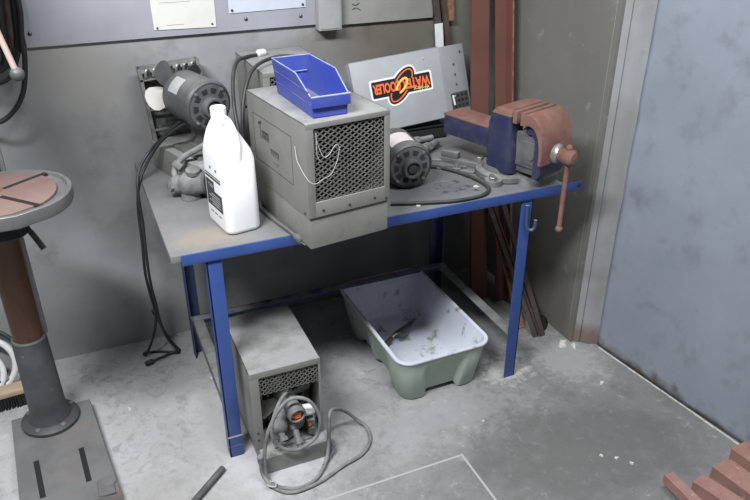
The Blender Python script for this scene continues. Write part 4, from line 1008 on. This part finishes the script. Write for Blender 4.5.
# bricks, bottom right
def brick(lab, corner, z, yaw, w_=.066, L_=.24, h=.052):
    t = MB().box((0, -L_, 0), (w_, 0, h), .0022, None, 1).build('brick', 'brick', None, angle=20)
    rnd = random.Random(lab)
    for v in t.data.vertices:
        v.co += Vector((rnd.uniform(-1, 1), rnd.uniform(-1, 1), rnd.uniform(-1, 1))) * .0007
    t.location = (corner[0], corner[1], z); t.rotation_euler = (0, 0, yaw)
    tag(t, lab, 'brick', 'red bricks stacked on the floor'); return t
Y0 = 0
brick('leftmost red brick, its end jutting out over a dark gap', (1.334, -.689), .032, R(-2), .036, .24, .038)
brick('low red brick wedged between the leftmost and the pale worn one', (1.372, -.772), Y0, R(4), .05, .24, .032)
brick('pale worn red brick second from left in the upper row', (1.392, -.751), .0325, R(14), .056, .24, .043)
brick('broad red brick in the middle of the upper row', (1.483, -.737), .04, R(7), .066, .24, .05)
brick('lower brick carrying the broad middle brick', (1.482, -.765), Y0, R(7), .07, .22, .0395)
brick('narrow red brick set lower between the two broad ones', (1.556, -.722), .022, R(6), .036, .24, .04)
brick('broad red brick of the upper row nearest the sheet door', (1.598, -.705), .045, R(6.5), .07, .24, .05)
brick('lower brick carrying the broad one nearest the sheet door', (1.60, -.735), Y0, R(6.5), .07, .22, .0445)
t = MB().loft([[(x, y, z) for x, y in blob(0, 0, k * .042, k * .055, 7, .35, 3)] for z, k in ((0, .95), (.012, 1), (.036, .86), (.042, .7))]).build('brick_chunk', 'brick', None, angle=15)
t.location = (1.665, -.775, .095); tag(t, 'broken brick chunk lying on top of the brick pile', 'brick')

# ------------------------------------------------------------------ light
def area(name, loc, tgt, sx, sy, e, col=(1, 1, 1)):
    l = bpy.data.lights.new(name, 'AREA'); l.shape = 'RECTANGLE'; l.size = sx; l.size_y = sy; l.energy = e; l.color = col
    o = bpy.data.objects.new(name, l); COL.objects.link(o); o.location = loc
    o.rotation_euler = (Vector(tgt) - Vector(loc)).to_track_quat('-Z', 'Y').to_euler(); return o
area('ceiling_lamp', (-.95, -1.13, 3.0), (-.2, -.1, .5), 1.1, .2, 124, (.95, .97, 1))
area('ceiling_lamp', (.75, -1.15, 3.0), (.70, -.3, .5), 1.25, .2, 44, (.95, .97, 1))
w = bpy.data.worlds.new('World'); S.world = w; w.use_nodes = True
bg = w.node_tree.nodes['Background']; bg.inputs[0].default_value = (.9, .95, 1, 1); bg.inputs[1].default_value = .035

# ------------------------------------------------------------------ camera
F_, YAW, PIT, ROLL = 715.997, -.40833, .48883, -.001057
cy_, sy_ = math.cos(YAW), math.sin(YAW)
f = Vector((-sy_ * math.cos(PIT), cy_ * math.cos(PIT), -math.sin(PIT))); r = Vector((cy_, sy_, 0)); u = r.cross(f)
cr, sr = math.cos(ROLL), math.sin(ROLL); r2 = r * cr + u * sr; u2 = -r * sr + u * cr
cam = bpy.data.cameras.new('Camera'); co = bpy.data.objects.new('Camera', cam); COL.objects.link(co)
cam.sensor_width = 36; cam.lens = F_ / 750 * 36; cam.clip_start = .02
mw = Matrix((r2, u2, -f)).transposed().to_4x4(); mw.translation = Vector((-.17500, -1.86231, 1.77019)); co.matrix_world = mw
S.camera = co
vs_ = S.view_settings; vs_.view_transform = 'Standard'; vs_.look = 'None'; vs_.gamma = 1; vs_.use_curve_mapping = False; vs_.exposure = 0
